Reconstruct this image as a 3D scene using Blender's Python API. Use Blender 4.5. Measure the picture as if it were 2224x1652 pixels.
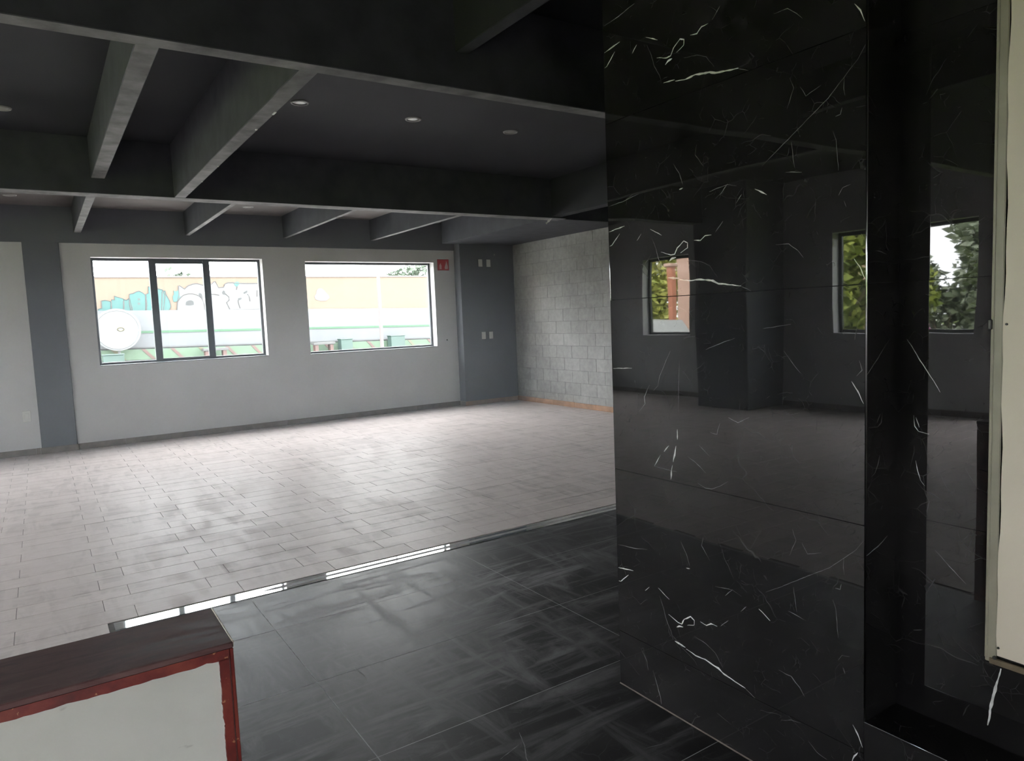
import bpy, bmesh, math, random
from mathutils import Vector, Matrix, noise as mnoise

random.seed(7)
for o in list(bpy.data.objects):
    bpy.data.objects.remove(o, do_unlink=True)
SC = bpy.context.scene
COL = SC.collection

# ------------------------------------------------------------------ camera
FPX = 1542.44
R_RIGHT = Vector((0.8318407803711074, -0.553571675170412, -0.03999145609515674))
R_DOWN = Vector((-0.08239206394807606, -0.05190961958509143, -0.9952471749233489))
R_FWD = Vector((0.5488647045583848, 0.8311821652583475, -0.08879045132491396))
cam_d = bpy.data.cameras.new('camera')
cam_d.sensor_fit = 'HORIZONTAL'
cam_d.sensor_width = 36.0
cam_d.lens = FPX / 2224 * 36.0
cam_d.clip_start = 0.05
cam_d.clip_end = 300
cam = bpy.data.objects.new('camera', cam_d)
COL.objects.link(cam)
m = Matrix.Identity(4)
for i in range(3):
    m[i][0] = R_RIGHT[i]
    m[i][1] = -R_DOWN[i]
    m[i][2] = -R_FWD[i]
CAM = Vector((0, 0, 1.5))
m.translation = CAM
cam.matrix_world = m
SC.camera = cam

# ------------------------------------------------------------------ world, sun, exposure
SKY_STRENGTH = 25.0
SUN_STRENGTH = 14.0
world = bpy.data.worlds.new('overcast_sky')
SC.world = world
world.use_nodes = True
wn = world.node_tree
wn.nodes.clear()
w_out = wn.nodes.new('ShaderNodeOutputWorld')
w_bg = wn.nodes.new('ShaderNodeBackground')
w_tc = wn.nodes.new('ShaderNodeTexCoord')
w_no = wn.nodes.new('ShaderNodeTexNoise')
w_no.inputs['Scale'].default_value = 2.2
w_no.inputs['Detail'].default_value = 5
w_rp = wn.nodes.new('ShaderNodeValToRGB')
w_rp.color_ramp.elements[0].position = 0.35
w_rp.color_ramp.elements[0].color = (0.90, 0.93, 1.0, 1)
w_rp.color_ramp.elements[1].position = 0.65
w_rp.color_ramp.elements[1].color = (1.0, 0.975, 0.98, 1)
wn.links.new(w_tc.outputs['Generated'], w_no.inputs['Vector'])
wn.links.new(w_no.outputs['Fac'], w_rp.inputs['Fac'])
wn.links.new(w_rp.outputs['Color'], w_bg.inputs['Color'])
w_bg.inputs['Strength'].default_value = SKY_STRENGTH
wn.links.new(w_bg.outputs[0], w_out.inputs['Surface'])

sun_d = bpy.data.lights.new('sun', 'SUN')
sun_d.energy = SUN_STRENGTH
sun_d.angle = math.radians(2)
sun_d.color = (1.0, 0.95, 0.86)
sun = bpy.data.objects.new('sun', sun_d)
COL.objects.link(sun)
sun.location = (20, 0, 30)
sun.rotation_euler = Vector((-0.62, 0.04, -0.78)).to_track_quat('-Z', 'Y').to_euler()

SC.view_settings.view_transform = 'Standard'
SC.view_settings.look = 'None'
SC.view_settings.exposure = 0.0
SC.view_settings.gamma = 1.0
SC.view_settings.use_curve_mapping = False
SC.cycles.use_denoising = True
SC.cycles.max_bounces = 14
SC.cycles.diffuse_bounces = 7
SC.cycles.glossy_bounces = 6
SC.cycles.transparent_max_bounces = 16
SC.cycles.sample_clamp_indirect = 12
SC.cycles.caustics_reflective = False
SC.cycles.caustics_refractive = False


# ------------------------------------------------------------------ material helpers
def new_mat(name):
    mt = bpy.data.materials.new(name)
    mt.use_nodes = True
    nt = mt.node_tree
    bs = nt.nodes['Principled BSDF']
    return mt, nt, bs


def N(nt, t, **kw):
    n = nt.nodes.new(t)
    for k, v in kw.items():
        if k in n.inputs:
            n.inputs[k].default_value = v
        else:
            setattr(n, k, v)
    return n


def pos(nt, scale=(1, 1, 1), rot=(0, 0, 0), kind='Position'):
    """world position (or object coordinates), scaled"""
    if kind == 'Position':
        g = nt.nodes.new('ShaderNodeNewGeometry').outputs['Position']
    else:
        g = nt.nodes.new('ShaderNodeTexCoord').outputs[kind]
    mp = nt.nodes.new('ShaderNodeMapping')
    mp.inputs['Scale'].default_value = scale
    mp.inputs['Rotation'].default_value = rot
    nt.links.new(g, mp.inputs['Vector'])
    return mp.outputs['Vector']


def ramp(nt, fac, stops):
    r = nt.nodes.new('ShaderNodeValToRGB')
    el = r.color_ramp.elements
    while len(el) < len(stops):
        el.new(0.5)
    for e, (p, c) in zip(el, stops):
        e.position = p
        e.color = (c, c, c, 1) if not hasattr(c, '__len__') else (*c, 1)
    nt.links.new(fac, r.inputs['Fac'])
    return r.outputs['Color']


def noise(nt, vec, scale, detail=4, rough=0.55, dist=0.0):
    n = N(nt, 'ShaderNodeTexNoise', Scale=scale, Detail=detail, Roughness=rough, Distortion=dist)
    nt.links.new(vec, n.inputs['Vector'])
    return n.outputs['Fac']


def math_(nt, op, a, b=None, clamp=False):
    n = nt.nodes.new('ShaderNodeMath')
    n.operation = op
    n.use_clamp = clamp
    for i, v in enumerate((a, b)):
        if v is None:
            continue
        if isinstance(v, (int, float)):
            n.inputs[i].default_value = v
        else:
            nt.links.new(v, n.inputs[i])
    return n.outputs[0]


def mixc(nt, fac, a, b, blend='MIX'):
    n = nt.nodes.new('ShaderNodeMix')
    n.data_type = 'RGBA'
    n.blend_type = blend
    for sock, v in ((n.inputs[0], fac), (n.inputs[6], a), (n.inputs[7], b)):
        if isinstance(v, (int, float)):
            sock.default_value = v
        elif isinstance(v, (tuple, list)):
            sock.default_value = (*v[:3], 1)
        else:
            nt.links.new(v, sock)
    return n.outputs[2]


def bump(nt, bs, height, strength=0.2, dist=0.01):
    b = N(nt, 'ShaderNodeBump', Strength=strength, Distance=dist)
    nt.links.new(height, b.inputs['Height'])
    nt.links.new(b.outputs['Normal'], bs.inputs['Normal'])


def plain(name, col, rough=0.6, metal=0.0, var=0.12, scale=3.0, spec=0.5, bmp=0.0, bscale=60):
    mt, nt, bs = new_mat(name)
    v = pos(nt)
    f = noise(nt, v, scale, 5)
    lo = tuple(c * (1 - var) for c in col)
    hi = tuple(min(1, c * (1 + var)) for c in col)
    c = ramp(nt, f, [(0.3, lo), (0.7, hi)])
    nt.links.new(c, bs.inputs['Base Color'])
    bs.inputs['Roughness'].default_value = rough
    bs.inputs['Metallic'].default_value = metal
    bs.inputs['Specular IOR Level'].default_value = spec
    if bmp:
        bump(nt, bs, noise(nt, v, bscale, 4), bmp, 0.004)
    return mt


# ------------------------------------------------------------------ materials
M = {}
M['plaster_grey'] = plain('plaster_grey', (0.55, 0.55, 0.555), 0.85, var=0.05, scale=1.6, spec=0.2, bmp=0.15, bscale=45)
M['paint_dark'] = plain('paint_dark', (0.125, 0.132, 0.148), 0.7, var=0.08, scale=1.5, spec=0.3, bmp=0.1)
M['ceiling_dark'] = plain('ceiling_dark', (0.030, 0.031, 0.036), 0.8, var=0.10, scale=1.2, spec=0.2)
M['beam_dark'] = plain('beam_dark', (0.062, 0.065, 0.074), 0.75, var=0.22, scale=5.0, spec=0.25, bmp=0.2, bscale=30)
M['beam_worn_lit'] = plain('beam_worn_lit', (0.17, 0.17, 0.172), 0.75, var=0.45, scale=6.0, spec=0.25, bmp=0.2, bscale=30)
M['ceiling_far_lit'] = plain('ceiling_far_lit', (0.13, 0.118, 0.115), 0.8, var=0.25, scale=1.0, spec=0.2)  # far bay paler and warmer: bounced daylight put into the colour
M['sill_paint'] = plain('sill_paint', (0.05, 0.05, 0.053), 0.7, var=0.08)
M['alu_dark'] = plain('alu_dark', (0.055, 0.062, 0.068), 0.4, var=0.05, spec=0.5)
M['white_plastic'] = plain('white_plastic', (0.62, 0.62, 0.60), 0.4, var=0.03)
M['lamp_white'] = plain('lamp_white', (0.30, 0.30, 0.29), 0.5, var=0.03)
M['lamp_diffuser'] = plain('lamp_diffuser', (0.27, 0.27, 0.26), 0.3, var=0.03)
M['white_panel'] = plain('white_panel', (0.64, 0.575, 0.49), 0.55, var=0.03, scale=4)
M['frame_olive'] = plain('frame_olive', (0.27, 0.25, 0.20), 0.45, var=0.12, scale=8)
M['frame_brown'] = plain('frame_brown', (0.13, 0.10, 0.065), 0.55, var=0.3, scale=25)
M['black_plastic'] = plain('black_plastic', (0.012, 0.012, 0.012), 0.4, var=0.1)
M['chrome'] = plain('chrome', (0.42, 0.43, 0.45), 0.12, metal=1.0, var=0.05)
M['baseboard_brown'] = plain('baseboard_brown', (0.17, 0.145, 0.125), 0.45, var=0.25, scale=9)
M['baseboard_clay'] = plain('baseboard_clay', (0.36, 0.21, 0.13), 0.5, var=0.25, scale=6)
M['baseboard_tan'] = plain('baseboard_tan', (0.25, 0.165, 0.115), 0.45, var=0.25, scale=7)
M['sign_red'] = plain('sign_red', (0.48, 0.06, 0.07), 0.4, var=0.05)
M['sign_dark_red'] = plain('sign_dark_red', (0.28, 0.035, 0.045), 0.4, var=0.05)
M['sign_white'] = plain('sign_white', (0.7, 0.55, 0.55), 0.4, var=0.03)
M['grout_dark'] = plain('grout_dark', (0.17, 0.155, 0.145), 0.9, var=0.2, scale=20)
M['grout_light'] = plain('grout_light', (0.34, 0.34, 0.34), 0.85, var=0.2, scale=20)


def mat_cinder():
    mt, nt, bs = new_mat('concrete_block')
    v = pos(nt)
    a = noise(nt, v, 0.8, 5, 0.6)
    b = noise(nt, v, 14, 5, 0.6)
    oi = nt.nodes.new('ShaderNodeObjectInfo')
    base = ramp(nt, a, [(0.35, (0.17, 0.168, 0.16)), (0.52, (0.27, 0.27, 0.26)), (0.68, (0.35, 0.352, 0.345))])
    c2 = mixc(nt, 0.25, base, ramp(nt, b, [(0.3, 0.22), (0.7, 0.6)]), 'MIX')
    var = math_(nt, 'MULTIPLY_ADD', oi.outputs['Random'], 0.14)
    var.node.inputs[2].default_value = 0.90
    c3 = mixc(nt, 1.0, c2, var, 'MULTIPLY')
    nt.links.new(c3, bs.inputs['Base Color'])
    bs.inputs['Roughness'].default_value = 0.9
    bs.inputs['Specular IOR Level'].default_value = 0.2
    bump(nt, bs, noise(nt, v, 40, 5, 0.7), 0.35, 0.006)
    return mt


M['block'] = mat_cinder()
M['mortar'] = plain('mortar', (0.24, 0.237, 0.228), 0.95, var=0.15, scale=10, spec=0.1)


def mat_wood_tile():
    """wood-look porcelain plank: grey beige, grain along X, glazed, dusty wipe marks"""
    mt, nt, bs = new_mat('wood_look_plank')
    geo = nt.nodes.new('ShaderNodeNewGeometry')
    oi = nt.nodes.new('ShaderNodeObjectInfo')
    rnd = math_(nt, 'FRACT', math_(nt, 'ADD', oi.outputs['Random'], geo.outputs['Random Per Island']))
    mp = nt.nodes.new('ShaderNodeMapping')
    mp.inputs['Scale'].default_value = (1.0, 16, 1)
    off = nt.nodes.new('ShaderNodeCombineXYZ')
    nt.links.new(math_(nt, 'MULTIPLY', rnd, 37.0), off.inputs[0])
    nt.links.new(math_(nt, 'MULTIPLY', rnd, 91.0), off.inputs[1])
    nt.links.new(geo.outputs['Position'], mp.inputs['Vector'])
    nt.links.new(off.outputs[0], mp.inputs['Location'])
    g = noise(nt, mp.outputs[0], 6.0, 6, 0.62, 0.4)
    g2 = noise(nt, pos(nt, (2.5, 60, 1)), 3.0, 3, 0.5)
    tone = ramp(nt, g, [(0.2, (0.565, 0.485, 0.462)), (0.5, (0.625, 0.545, 0.525)), (0.8, (0.68, 0.605, 0.585))])
    tone = mixc(nt, 0.16, tone, ramp(nt, g2, [(0.3, 0.25), (0.7, 0.7)]))
    pv = math_(nt, 'MULTIPLY_ADD', rnd, 0.07)
    pv.node.inputs[2].default_value = 0.97
    tone = mixc(nt, 1.0, tone, pv, 'MULTIPLY')
    # dust film, with wiped tracks running across
    d1 = noise(nt, pos(nt, (0.55, 0.55, 1)), 1.7, 4, 0.6, 0.6)
    d2 = noise(nt, pos(nt, (3.6, 0.8, 1), (0, 0, 0.35)), 2.4, 4, 0.6, 0.9)
    d3 = noise(nt, pos(nt, (0.8, 4.5, 1), (0, 0, -0.1)), 2.2, 4, 0.6, 0.8)
    wipe = math_(nt, 'MULTIPLY', ramp(nt, d2, [(0.44, 0.0), (0.58, 1.0)]), ramp(nt, d3, [(0.40, 0.1), (0.58, 1.0)]))
    dust = math_(nt, 'MULTIPLY', wipe, ramp(nt, d1, [(0.35, 0.2), (0.65, 1.0)]))
    tone = mixc(nt, math_(nt, 'MULTIPLY', dust, 0.36), tone, (0.27, 0.265, 0.262))
    nt.links.new(tone, bs.inputs['Base Color'])
    rr = math_(nt, 'MULTIPLY_ADD', wipe, 0.10)
    rr.node.inputs[2].default_value = 0.42
    rr = math_(nt, 'ADD', rr, math_(nt, 'MULTIPLY', g, 0.08))
    nt.links.new(rr, bs.inputs['Roughness'])
    nt.links.new(ramp(nt, wipe, [(0.1, 0.05), (0.9, 0.015)]), bs.inputs['Specular IOR Level'])
    bump(nt, bs, math_(nt, 'ADD', g, math_(nt, 'MULTIPLY', g2, 0.6)), 0.10, 0.003)
    return mt


M['plank'] = mat_wood_tile()


def mat_marble(name, dust=0.0):
    """black marble print, fine grey web of veins; dust > 0 adds swept dust"""
    mt, nt, bs = new_mat(name)
    v = pos(nt)
    warp = N(nt, 'ShaderNodeTexNoise', Scale=2.3, Detail=4.0, Roughness=0.6)
    nt.links.new(v, warp.inputs['Vector'])
    vm = nt.nodes.new('ShaderNodeVectorMath')
    vm.operation = 'MULTIPLY_ADD'
    nt.links.new(warp.outputs['Color'], vm.inputs[0])
    vm.inputs[1].default_value = (0.16, 0.16, 0.16)
    nt.links.new(v, vm.inputs[2])
    webs = None
    for sc, w, amp in ((4.5, 0.008, 0.65), (10.0, 0.013, 0.45), (24.0, 0.022, 0.35)):
        vo = N(nt, 'ShaderNodeTexVoronoi', Scale=sc)
        vo.feature = 'DISTANCE_TO_EDGE'
        nt.links.new(vm.outputs[0], vo.inputs['Vector'])
        line = ramp(nt, vo.outputs['Distance'], [(0.0, 1.0), (w, 0.0)])
        mask = ramp(nt, noise(nt, v, sc * 0.55 + 1.3, 4, 0.65), [(0.52, 0.0), (0.70, 1.0)])
        lm = math_(nt, 'MULTIPLY', math_(nt, 'MULTIPLY', line, mask), amp)
        webs = lm if webs is None else math_(nt, 'MAXIMUM', webs, lm)
    cloud = noise(nt, v, 3.0, 6, 0.6)
    base = ramp(nt, cloud, [(0.3, (0.0075, 0.0072, 0.0076)), (0.55, (0.014, 0.0132, 0.0140)), (0.8, (0.026, 0.0245, 0.0250))])
    col = mixc(nt, math_(nt, 'MULTIPLY', webs, 0.55), base, (0.22, 0.22, 0.23))
    if dust > 0:
        a = noise(nt, pos(nt, (0.7, 4.6, 1), (0, 0, 0.55)), 1.6, 6, 0.66, 1.3)
        b = noise(nt, pos(nt, (4.2, 0.8, 1), (0, 0, 0.45)), 1.4, 6, 0.66, 1.0)
        c = noise(nt, v, 0.9, 5, 0.6, 0.8)
        f = noise(nt, v, 9.0, 6, 0.7)
        st = math_(nt, 'MAXIMUM', ramp(nt, a, [(0.47, 0.0), (0.63, 1.0)]), ramp(nt, b, [(0.49, 0.0), (0.66, 0.9)]))
        st = math_(nt, 'MULTIPLY', st, ramp(nt, c, [(0.35, 0.35), (0.60, 1.0)]))
        st = math_(nt, 'MULTIPLY', st, ramp(nt, f, [(0.25, 0.55), (0.7, 1.0)]))
        film = math_(nt, 'MULTIPLY_ADD', st, 0.95, True)
        film.node.inputs[2].default_value = 0.06
        # the dust film is thickest by the wood floor and thins towards the entrance
        sx = nt.nodes.new('ShaderNodeSeparateXYZ')
        nt.links.new(v, sx.inputs[0])
        near = nt.nodes.new('ShaderNodeMapRange')
        near.inputs['From Min'].default_value = 1.4
        near.inputs['From Max'].default_value = 4.0
        near.inputs['To Min'].default_value = 0.35
        near.inputs['To Max'].default_value = 1.0
        nt.links.new(sx.outputs[1], near.inputs[0])
        film = math_(nt, 'MULTIPLY', film, near.outputs[0])
        col = mixc(nt, math_(nt, 'MULTIPLY', film, dust), col, (0.315, 0.305, 0.31))
        rr = math_(nt, 'MULTIPLY_ADD', film, 0.30)
        rr.node.inputs[2].default_value = 0.42
        bs.inputs['Specular IOR Level'].default_value = 0.13
        nt.links.new(rr, bs.inputs['Roughness'])
        bump(nt, bs, f, 0.02, 0.002)
    else:
        bs.inputs['Roughness'].default_value = 0.015
        wv = noise(nt, v, 2.6, 1, 0.4)
        bump(nt, bs, wv, 0.05, 0.02)
    nt.links.new(col, bs.inputs['Base Color'])
    bs.inputs['IOR'].default_value = 1.62
    return mt


M['marble'] = mat_marble('black_marble_polished')
M['marble_floor'] = mat_marble('black_marble_dusty', 0.85)
M['vein'] = plain('marble_vein', (0.68, 0.68, 0.68), 0.05, var=0.25, scale=40)
M['vein_dim'] = plain('marble_vein_dim', (0.24, 0.24, 0.245), 0.05, var=0.3, scale=40)


def mat_strip():
    mt, nt, bs = new_mat('polished_steel_strip')
    v = pos(nt)
    f = noise(nt, pos(nt, (3, 30, 1)), 2.0, 4)
    bs.inputs['Metallic'].default_value = 1.0
    nt.links.new(ramp(nt, f, [(0.3, (0.62, 0.63, 0.64)), (0.7, (0.80, 0.81, 0.82))]), bs.inputs['Base Color'])
    bs.inputs['Roughness'].default_value = 0.035
    return mt


M['strip'] = mat_strip()
M['strip_seam'] = plain('strip_seam_dust', (0.20, 0.20, 0.20), 0.7, var=0.2, scale=12)


def mat_glass():
    mt, nt, bs = new_mat('window_glass')
    nt.nodes.remove(bs)
    out = nt.nodes['Material Output']
    tr = N(nt, 'ShaderNodeBsdfTransparent')
    tr.inputs['Color'].default_value = (0.95, 0.97, 0.96, 1)
    gl = N(nt, 'ShaderNodeBsdfGlossy', Roughness=0.0)
    fr = N(nt, 'ShaderNodeFresnel', IOR=1.5)
    mx = nt.nodes.new('ShaderNodeMixShader')
    gg = nt.nodes.new('ShaderNodeNewGeometry')
    front = math_(nt, 'SUBTRACT', 1.0, gg.outputs['Backfacing'])
    nt.links.new(math_(nt, 'MULTIPLY', fr.outputs[0], front), mx.inputs[0])
    nt.links.new(tr.outputs[0], mx.inputs[1])
    nt.links.new(gl.outputs[0], mx.inputs[2])
    nt.links.new(mx.outputs[0], out.inputs['Surface'])
    return mt


M['glass'] = mat_glass()


def mat_cap():
    mt, nt, bs = new_mat('worn_dark_lacquer')
    v = pos(nt, (1.2, 5, 5))
    a = noise(nt, v, 4.5, 6, 0.65, 1.2)
    b = noise(nt, pos(nt), 16, 4, 0.6)
    c = ramp(nt, a, [(0.35, (0.075, 0.034, 0.034)), (0.52, (0.145, 0.072, 0.070)), (0.75, (0.19, 0.115, 0.108))])
    c = mixc(nt, ramp(nt, b, [(0.68, 0.0), (0.76, 0.5)]), c, (0.022, 0.012, 0.012))
    nt.links.new(c, bs.inputs['Base Color'])
    nt.links.new(ramp(nt, a, [(0.3, 0.45), (0.7, 0.7)]), bs.inputs['Roughness'])
    bs.inputs['Specular IOR Level'].default_value = 0.22
    return mt


M['cap'] = mat_cap()


def mat_red_trim():
    mt, nt, bs = new_mat('chipped_red_paint')
    v = pos(nt)
    a = noise(nt, v, 14, 5, 0.6)
    ch = noise(nt, v, 65, 4, 0.6)
    c = ramp(nt, a, [(0.3, (0.075, 0.012, 0.011)), (0.5, (0.19, 0.023, 0.019)), (0.72, (0.28, 0.055, 0.036))])
    c = mixc(nt, ramp(nt, ch, [(0.66, 0.0), (0.70, 1.0)]), c, (0.52, 0.26, 0.13))
    nt.links.new(c, bs.inputs['Base Color'])
    bs.inputs['Roughness'].default_value = 0.38
    bump(nt, bs, ch, 0.15, 0.002)
    return mt


M['red_trim'] = mat_red_trim()
M['cream_highlight'] = plain('cream_highlight', (0.66, 0.60, 0.50), 0.5, var=0.2, scale=40)


def mat_white_plaster():
    mt, nt, bs = new_mat('hand_painted_white_plaster')
    v = pos(nt)
    a = noise(nt, v, 5, 5, 0.6)
    s = noise(nt, pos(nt, (1, 1, 2.2)), 13, 3, 0.5)
    c = ramp(nt, a, [(0.3, (0.66, 0.645, 0.585)), (0.7, (0.74, 0.725, 0.665))])
    c = mixc(nt, ramp(nt, s, [(0.74, 0.0), (0.79, 0.55)]), c, (0.30, 0.28, 0.25))
    nt.links.new(c, bs.inputs['Base Color'])
    bs.inputs['Roughness'].default_value = 0.7
    bump(nt, bs, noise(nt, v, 30, 5), 0.2, 0.003)
    return mt


M['white_plaster'] = mat_white_plaster()

for k_ in ('vein', 'vein_dim'):
    b_ = M[k_].node_tree.nodes['Principled BSDF']
    b_.inputs['IOR'].default_value = 1.62
    b_.inputs['Roughness'].default_value = 0.02

# exterior
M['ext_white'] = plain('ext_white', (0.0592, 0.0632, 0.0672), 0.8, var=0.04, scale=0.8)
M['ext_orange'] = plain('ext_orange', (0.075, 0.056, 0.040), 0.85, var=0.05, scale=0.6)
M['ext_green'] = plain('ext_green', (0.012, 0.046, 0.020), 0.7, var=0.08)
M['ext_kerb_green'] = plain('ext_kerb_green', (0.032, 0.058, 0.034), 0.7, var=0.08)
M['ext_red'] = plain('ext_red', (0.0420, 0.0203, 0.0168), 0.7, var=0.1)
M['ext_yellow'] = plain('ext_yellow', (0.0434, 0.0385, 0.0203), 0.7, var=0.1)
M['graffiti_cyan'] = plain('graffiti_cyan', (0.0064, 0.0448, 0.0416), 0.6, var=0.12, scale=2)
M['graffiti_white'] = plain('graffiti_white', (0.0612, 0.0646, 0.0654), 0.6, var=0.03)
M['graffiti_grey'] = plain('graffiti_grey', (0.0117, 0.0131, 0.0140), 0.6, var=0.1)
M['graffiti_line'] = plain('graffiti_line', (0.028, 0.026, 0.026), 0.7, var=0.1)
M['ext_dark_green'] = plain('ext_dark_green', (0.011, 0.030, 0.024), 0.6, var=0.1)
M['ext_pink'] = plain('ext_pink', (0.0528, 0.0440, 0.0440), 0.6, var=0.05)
M['ext_ground'] = plain('ext_ground', (0.32, 0.312, 0.30), 0.9, var=0.08, scale=0.7)
M['ext_grass'] = plain('ext_grass', (0.16, 0.21, 0.06), 0.95, var=0.35, scale=1.5, spec=0.1)
M['brick_orange'] = plain('brick_orange', (0.50, 0.20, 0.12), 0.8, var=0.12)
M['ext_salmon'] = plain('ext_salmon', (0.55, 0.36, 0.28), 0.8, var=0.06)
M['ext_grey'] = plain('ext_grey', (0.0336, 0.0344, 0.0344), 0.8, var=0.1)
M['car_white'] = plain('car_white', (0.30, 0.31, 0.30), 0.25, var=0.02)
M['tyre'] = plain('tyre', (0.02, 0.02, 0.02), 0.8, var=0.1)
M['car_glass'] = plain('car_glass', (0.03, 0.035, 0.04), 0.08, var=0.05)
M['bark'] = plain('bark', (0.13, 0.10, 0.075), 0.9, var=0.3, scale=9)


def mat_leaf(name, c1, c2):
    mt, nt, bs = new_mat(name)
    g = nt.nodes.new('ShaderNodeNewGeometry')
    c = ramp(nt, g.outputs['Random Per Island'], [(0.0, c1), (1.0, c2)])
    nt.links.new(c, bs.inputs['Base Color'])
    bs.inputs['Roughness'].default_value = 0.6
    bs.inputs['Specular IOR Level'].default_value = 0.2
    return mt


M['leaf'] = mat_leaf('leaf_olive', (0.10, 0.14, 0.025), (0.36, 0.40, 0.09))
M['leaf_yellow'] = mat_leaf('leaf_yellow_green', (0.22, 0.26, 0.05), (0.46, 0.46, 0.12))
M['leaf_grey'] = mat_leaf('leaf_grey_green', (0.13, 0.16, 0.10), (0.30, 0.33, 0.25))
M['leaf_bright'] = mat_leaf('leaf_emerald', (0.04, 0.16, 0.07), (0.12, 0.36, 0.17))
M['leaf_pale'] = mat_leaf('leaf_pale', (0.035, 0.05, 0.035), (0.06, 0.075, 0.055))
M['flower'] = mat_leaf('flower_magenta', (0.42, 0.10, 0.30), (0.60, 0.22, 0.45))


# ------------------------------------------------------------------ mesh helpers
class MB:
    """collects boxes, prisms, tubes ... into one mesh object"""

    def __init__(self):
        self.v, self.f, self.mi = [], [], []

    def add(self, vs, fs, mi=0):
        b = len(self.v)
        self.v += [tuple(p) for p in vs]
        self.f += [tuple(b + i for i in q) for q in fs]
        self.mi += [mi] * len(fs)
        return self

    def box(self, x0, x1, y0, y1, z0, z1, mi=0):
        vs = [(x, y, z) for z in (z0, z1) for y in (y0, y1) for x in (x0, x1)]
        fs = [(0, 2, 3, 1), (4, 5, 7, 6), (0, 1, 5, 4), (2, 6, 7, 3), (0, 4, 6, 2), (1, 3, 7, 5)]
        return self.add(vs, fs, mi)

    def cbox(self, x0, x1, y0, y1, z0, z1, c=0.002, mi=0):
        """box with chamfered edges on every side"""
        bm = bmesh.new()
        bmesh.ops.create_cube(bm, size=1)
        for v in bm.verts:
            v.co = Vector(((x0 + x1) / 2 + v.co.x * (x1 - x0), (y0 + y1) / 2 + v.co.y * (y1 - y0), (z0 + z1) / 2 + v.co.z * (z1 - z0)))
        bmesh.ops.bevel(bm, geom=list(bm.edges), offset=c, segments=1, affect='EDGES')
        bm.verts.index_update()
        self.add([v.co[:] for v in bm.verts], [[v.index for v in f.verts] for f in bm.faces], mi)
        bm.free()
        return self

    def plank(self, x0, x1, y0, y1, z0, z1, c=0.002, mi=0):
        """slab whose top edges are chamfered (12 triangles and a bit)"""
        vs = [(x0, y0, z0), (x1, y0, z0), (x1, y1, z0), (x0, y1, z0),
              (x0, y0, z1 - c), (x1, y0, z1 - c), (x1, y1, z1 - c), (x0, y1, z1 - c),
              (x0 + c, y0 + c, z1), (x1 - c, y0 + c, z1), (x1 - c, y1 - c, z1), (x0 + c, y1 - c, z1)]
        fs = [(0, 1, 5, 4), (1, 2, 6, 5), (2, 3, 7, 6), (3, 0, 4, 7), (4, 5, 9, 8), (5, 6, 10, 9), (6, 7, 11, 10), (7, 4, 8, 11), (8, 9, 10, 11), (3, 2, 1, 0)]
        return self.add(vs, fs, mi)

    def tube(self, pts, r, n=10, mi=0, cap=True):
        pts = [Vector(p) for p in pts]
        rs = r if hasattr(r, '__len__') else [r] * len(pts)
        vs, fs = [], []
        for i, p in enumerate(pts):
            d = (pts[min(i + 1, len(pts) - 1)] - pts[max(i - 1, 0)]).normalized()
            a = d.orthogonal().normalized()
            if abs(d.z) > 0.9:
                a = Vector((1, 0, 0)) - d * d.x
                a.normalize()
            b = d.cross(a)
            for k in range(n):
                t = 2 * math.pi * k / n
                vs.append(p + (a * math.cos(t) + b * math.sin(t)) * rs[i])
        for i in range(len(pts) - 1):
            for k in range(n):
                k2 = (k + 1) % n
                fs.append((i * n + k, i * n + k2, (i + 1) * n + k2, (i + 1) * n + k))
        if cap:
            fs.append(tuple(range(n - 1, -1, -1)))
            fs.append(tuple((len(pts) - 1) * n + k for k in range(n)))
        return self.add(vs, fs, mi)

    def disc(self, c, r, z0, z1, n=28, mi=0):
        return self.tube([(c[0], c[1], z0), (c[0], c[1], z1)], r, n, mi)

    def lathe(self, c, prof, n=28, mi=0):
        """profile (r, z) turned about a vertical axis at c"""
        vs, fs = [], []
        for r, z in prof:
            for k in range(n):
                t = 2 * math.pi * k / n
                vs.append((c[0] + r * math.cos(t), c[1] + r * math.sin(t), c[2] + z))
        for i in range(len(prof) - 1):
            for k in range(n):
                k2 = (k + 1) % n
                fs.append((i * n + k, i * n + k2, (i + 1) * n + k2, (i + 1) * n + k))
        return self.add(vs, fs, mi)

    def prism(self, poly, axis, a0, a1, mi=0):
        """2D polygon extruded along axis ('x': poly in (y,z); 'y': poly in (x,z); 'z': poly in (x,y))"""
        def P(p, a):
            return {'x': (a, p[0], p[1]), 'y': (p[0], a, p[1]), 'z': (p[0], p[1], a)}[axis]
        n = len(poly)
        vs = [P(p, a0) for p in poly] + [P(p, a1) for p in poly]
        fs = [tuple(range(n)), tuple(range(2 * n - 1, n - 1, -1))]
        fs += [(i, i + n, (i + 1) % n + n, (i + 1) % n) for i in range(n)]
        return self.add(vs, fs, mi)

    def build(self, name, mats, parent=None, smooth=False, loc=None, fix=True):
        me = bpy.data.meshes.new(name)
        v = self.v
        if loc is not None:
            v = [(p[0] - loc[0], p[1] - loc[1], p[2] - loc[2]) for p in v]
        me.from_pydata(v, [], self.f)
        if not isinstance(mats, (list, tuple)):
            mats = [mats]
        for mt in mats:
            me.materials.append(mt)
        if len(mats) > 1:
            me.polygons.foreach_set('material_index', self.mi)
        if fix:
            bm = bmesh.new()
            bm.from_mesh(me)
            bmesh.ops.recalc_face_normals(bm, faces=bm.faces)
            bm.to_mesh(me)
            bm.free()
        if smooth:
            for p in me.polygons:
                p.use_smooth = True
        me.update()
        o = bpy.data.objects.new(name, me)
        COL.objects.link(o)
        if loc is not None:
            o.location = loc
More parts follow.
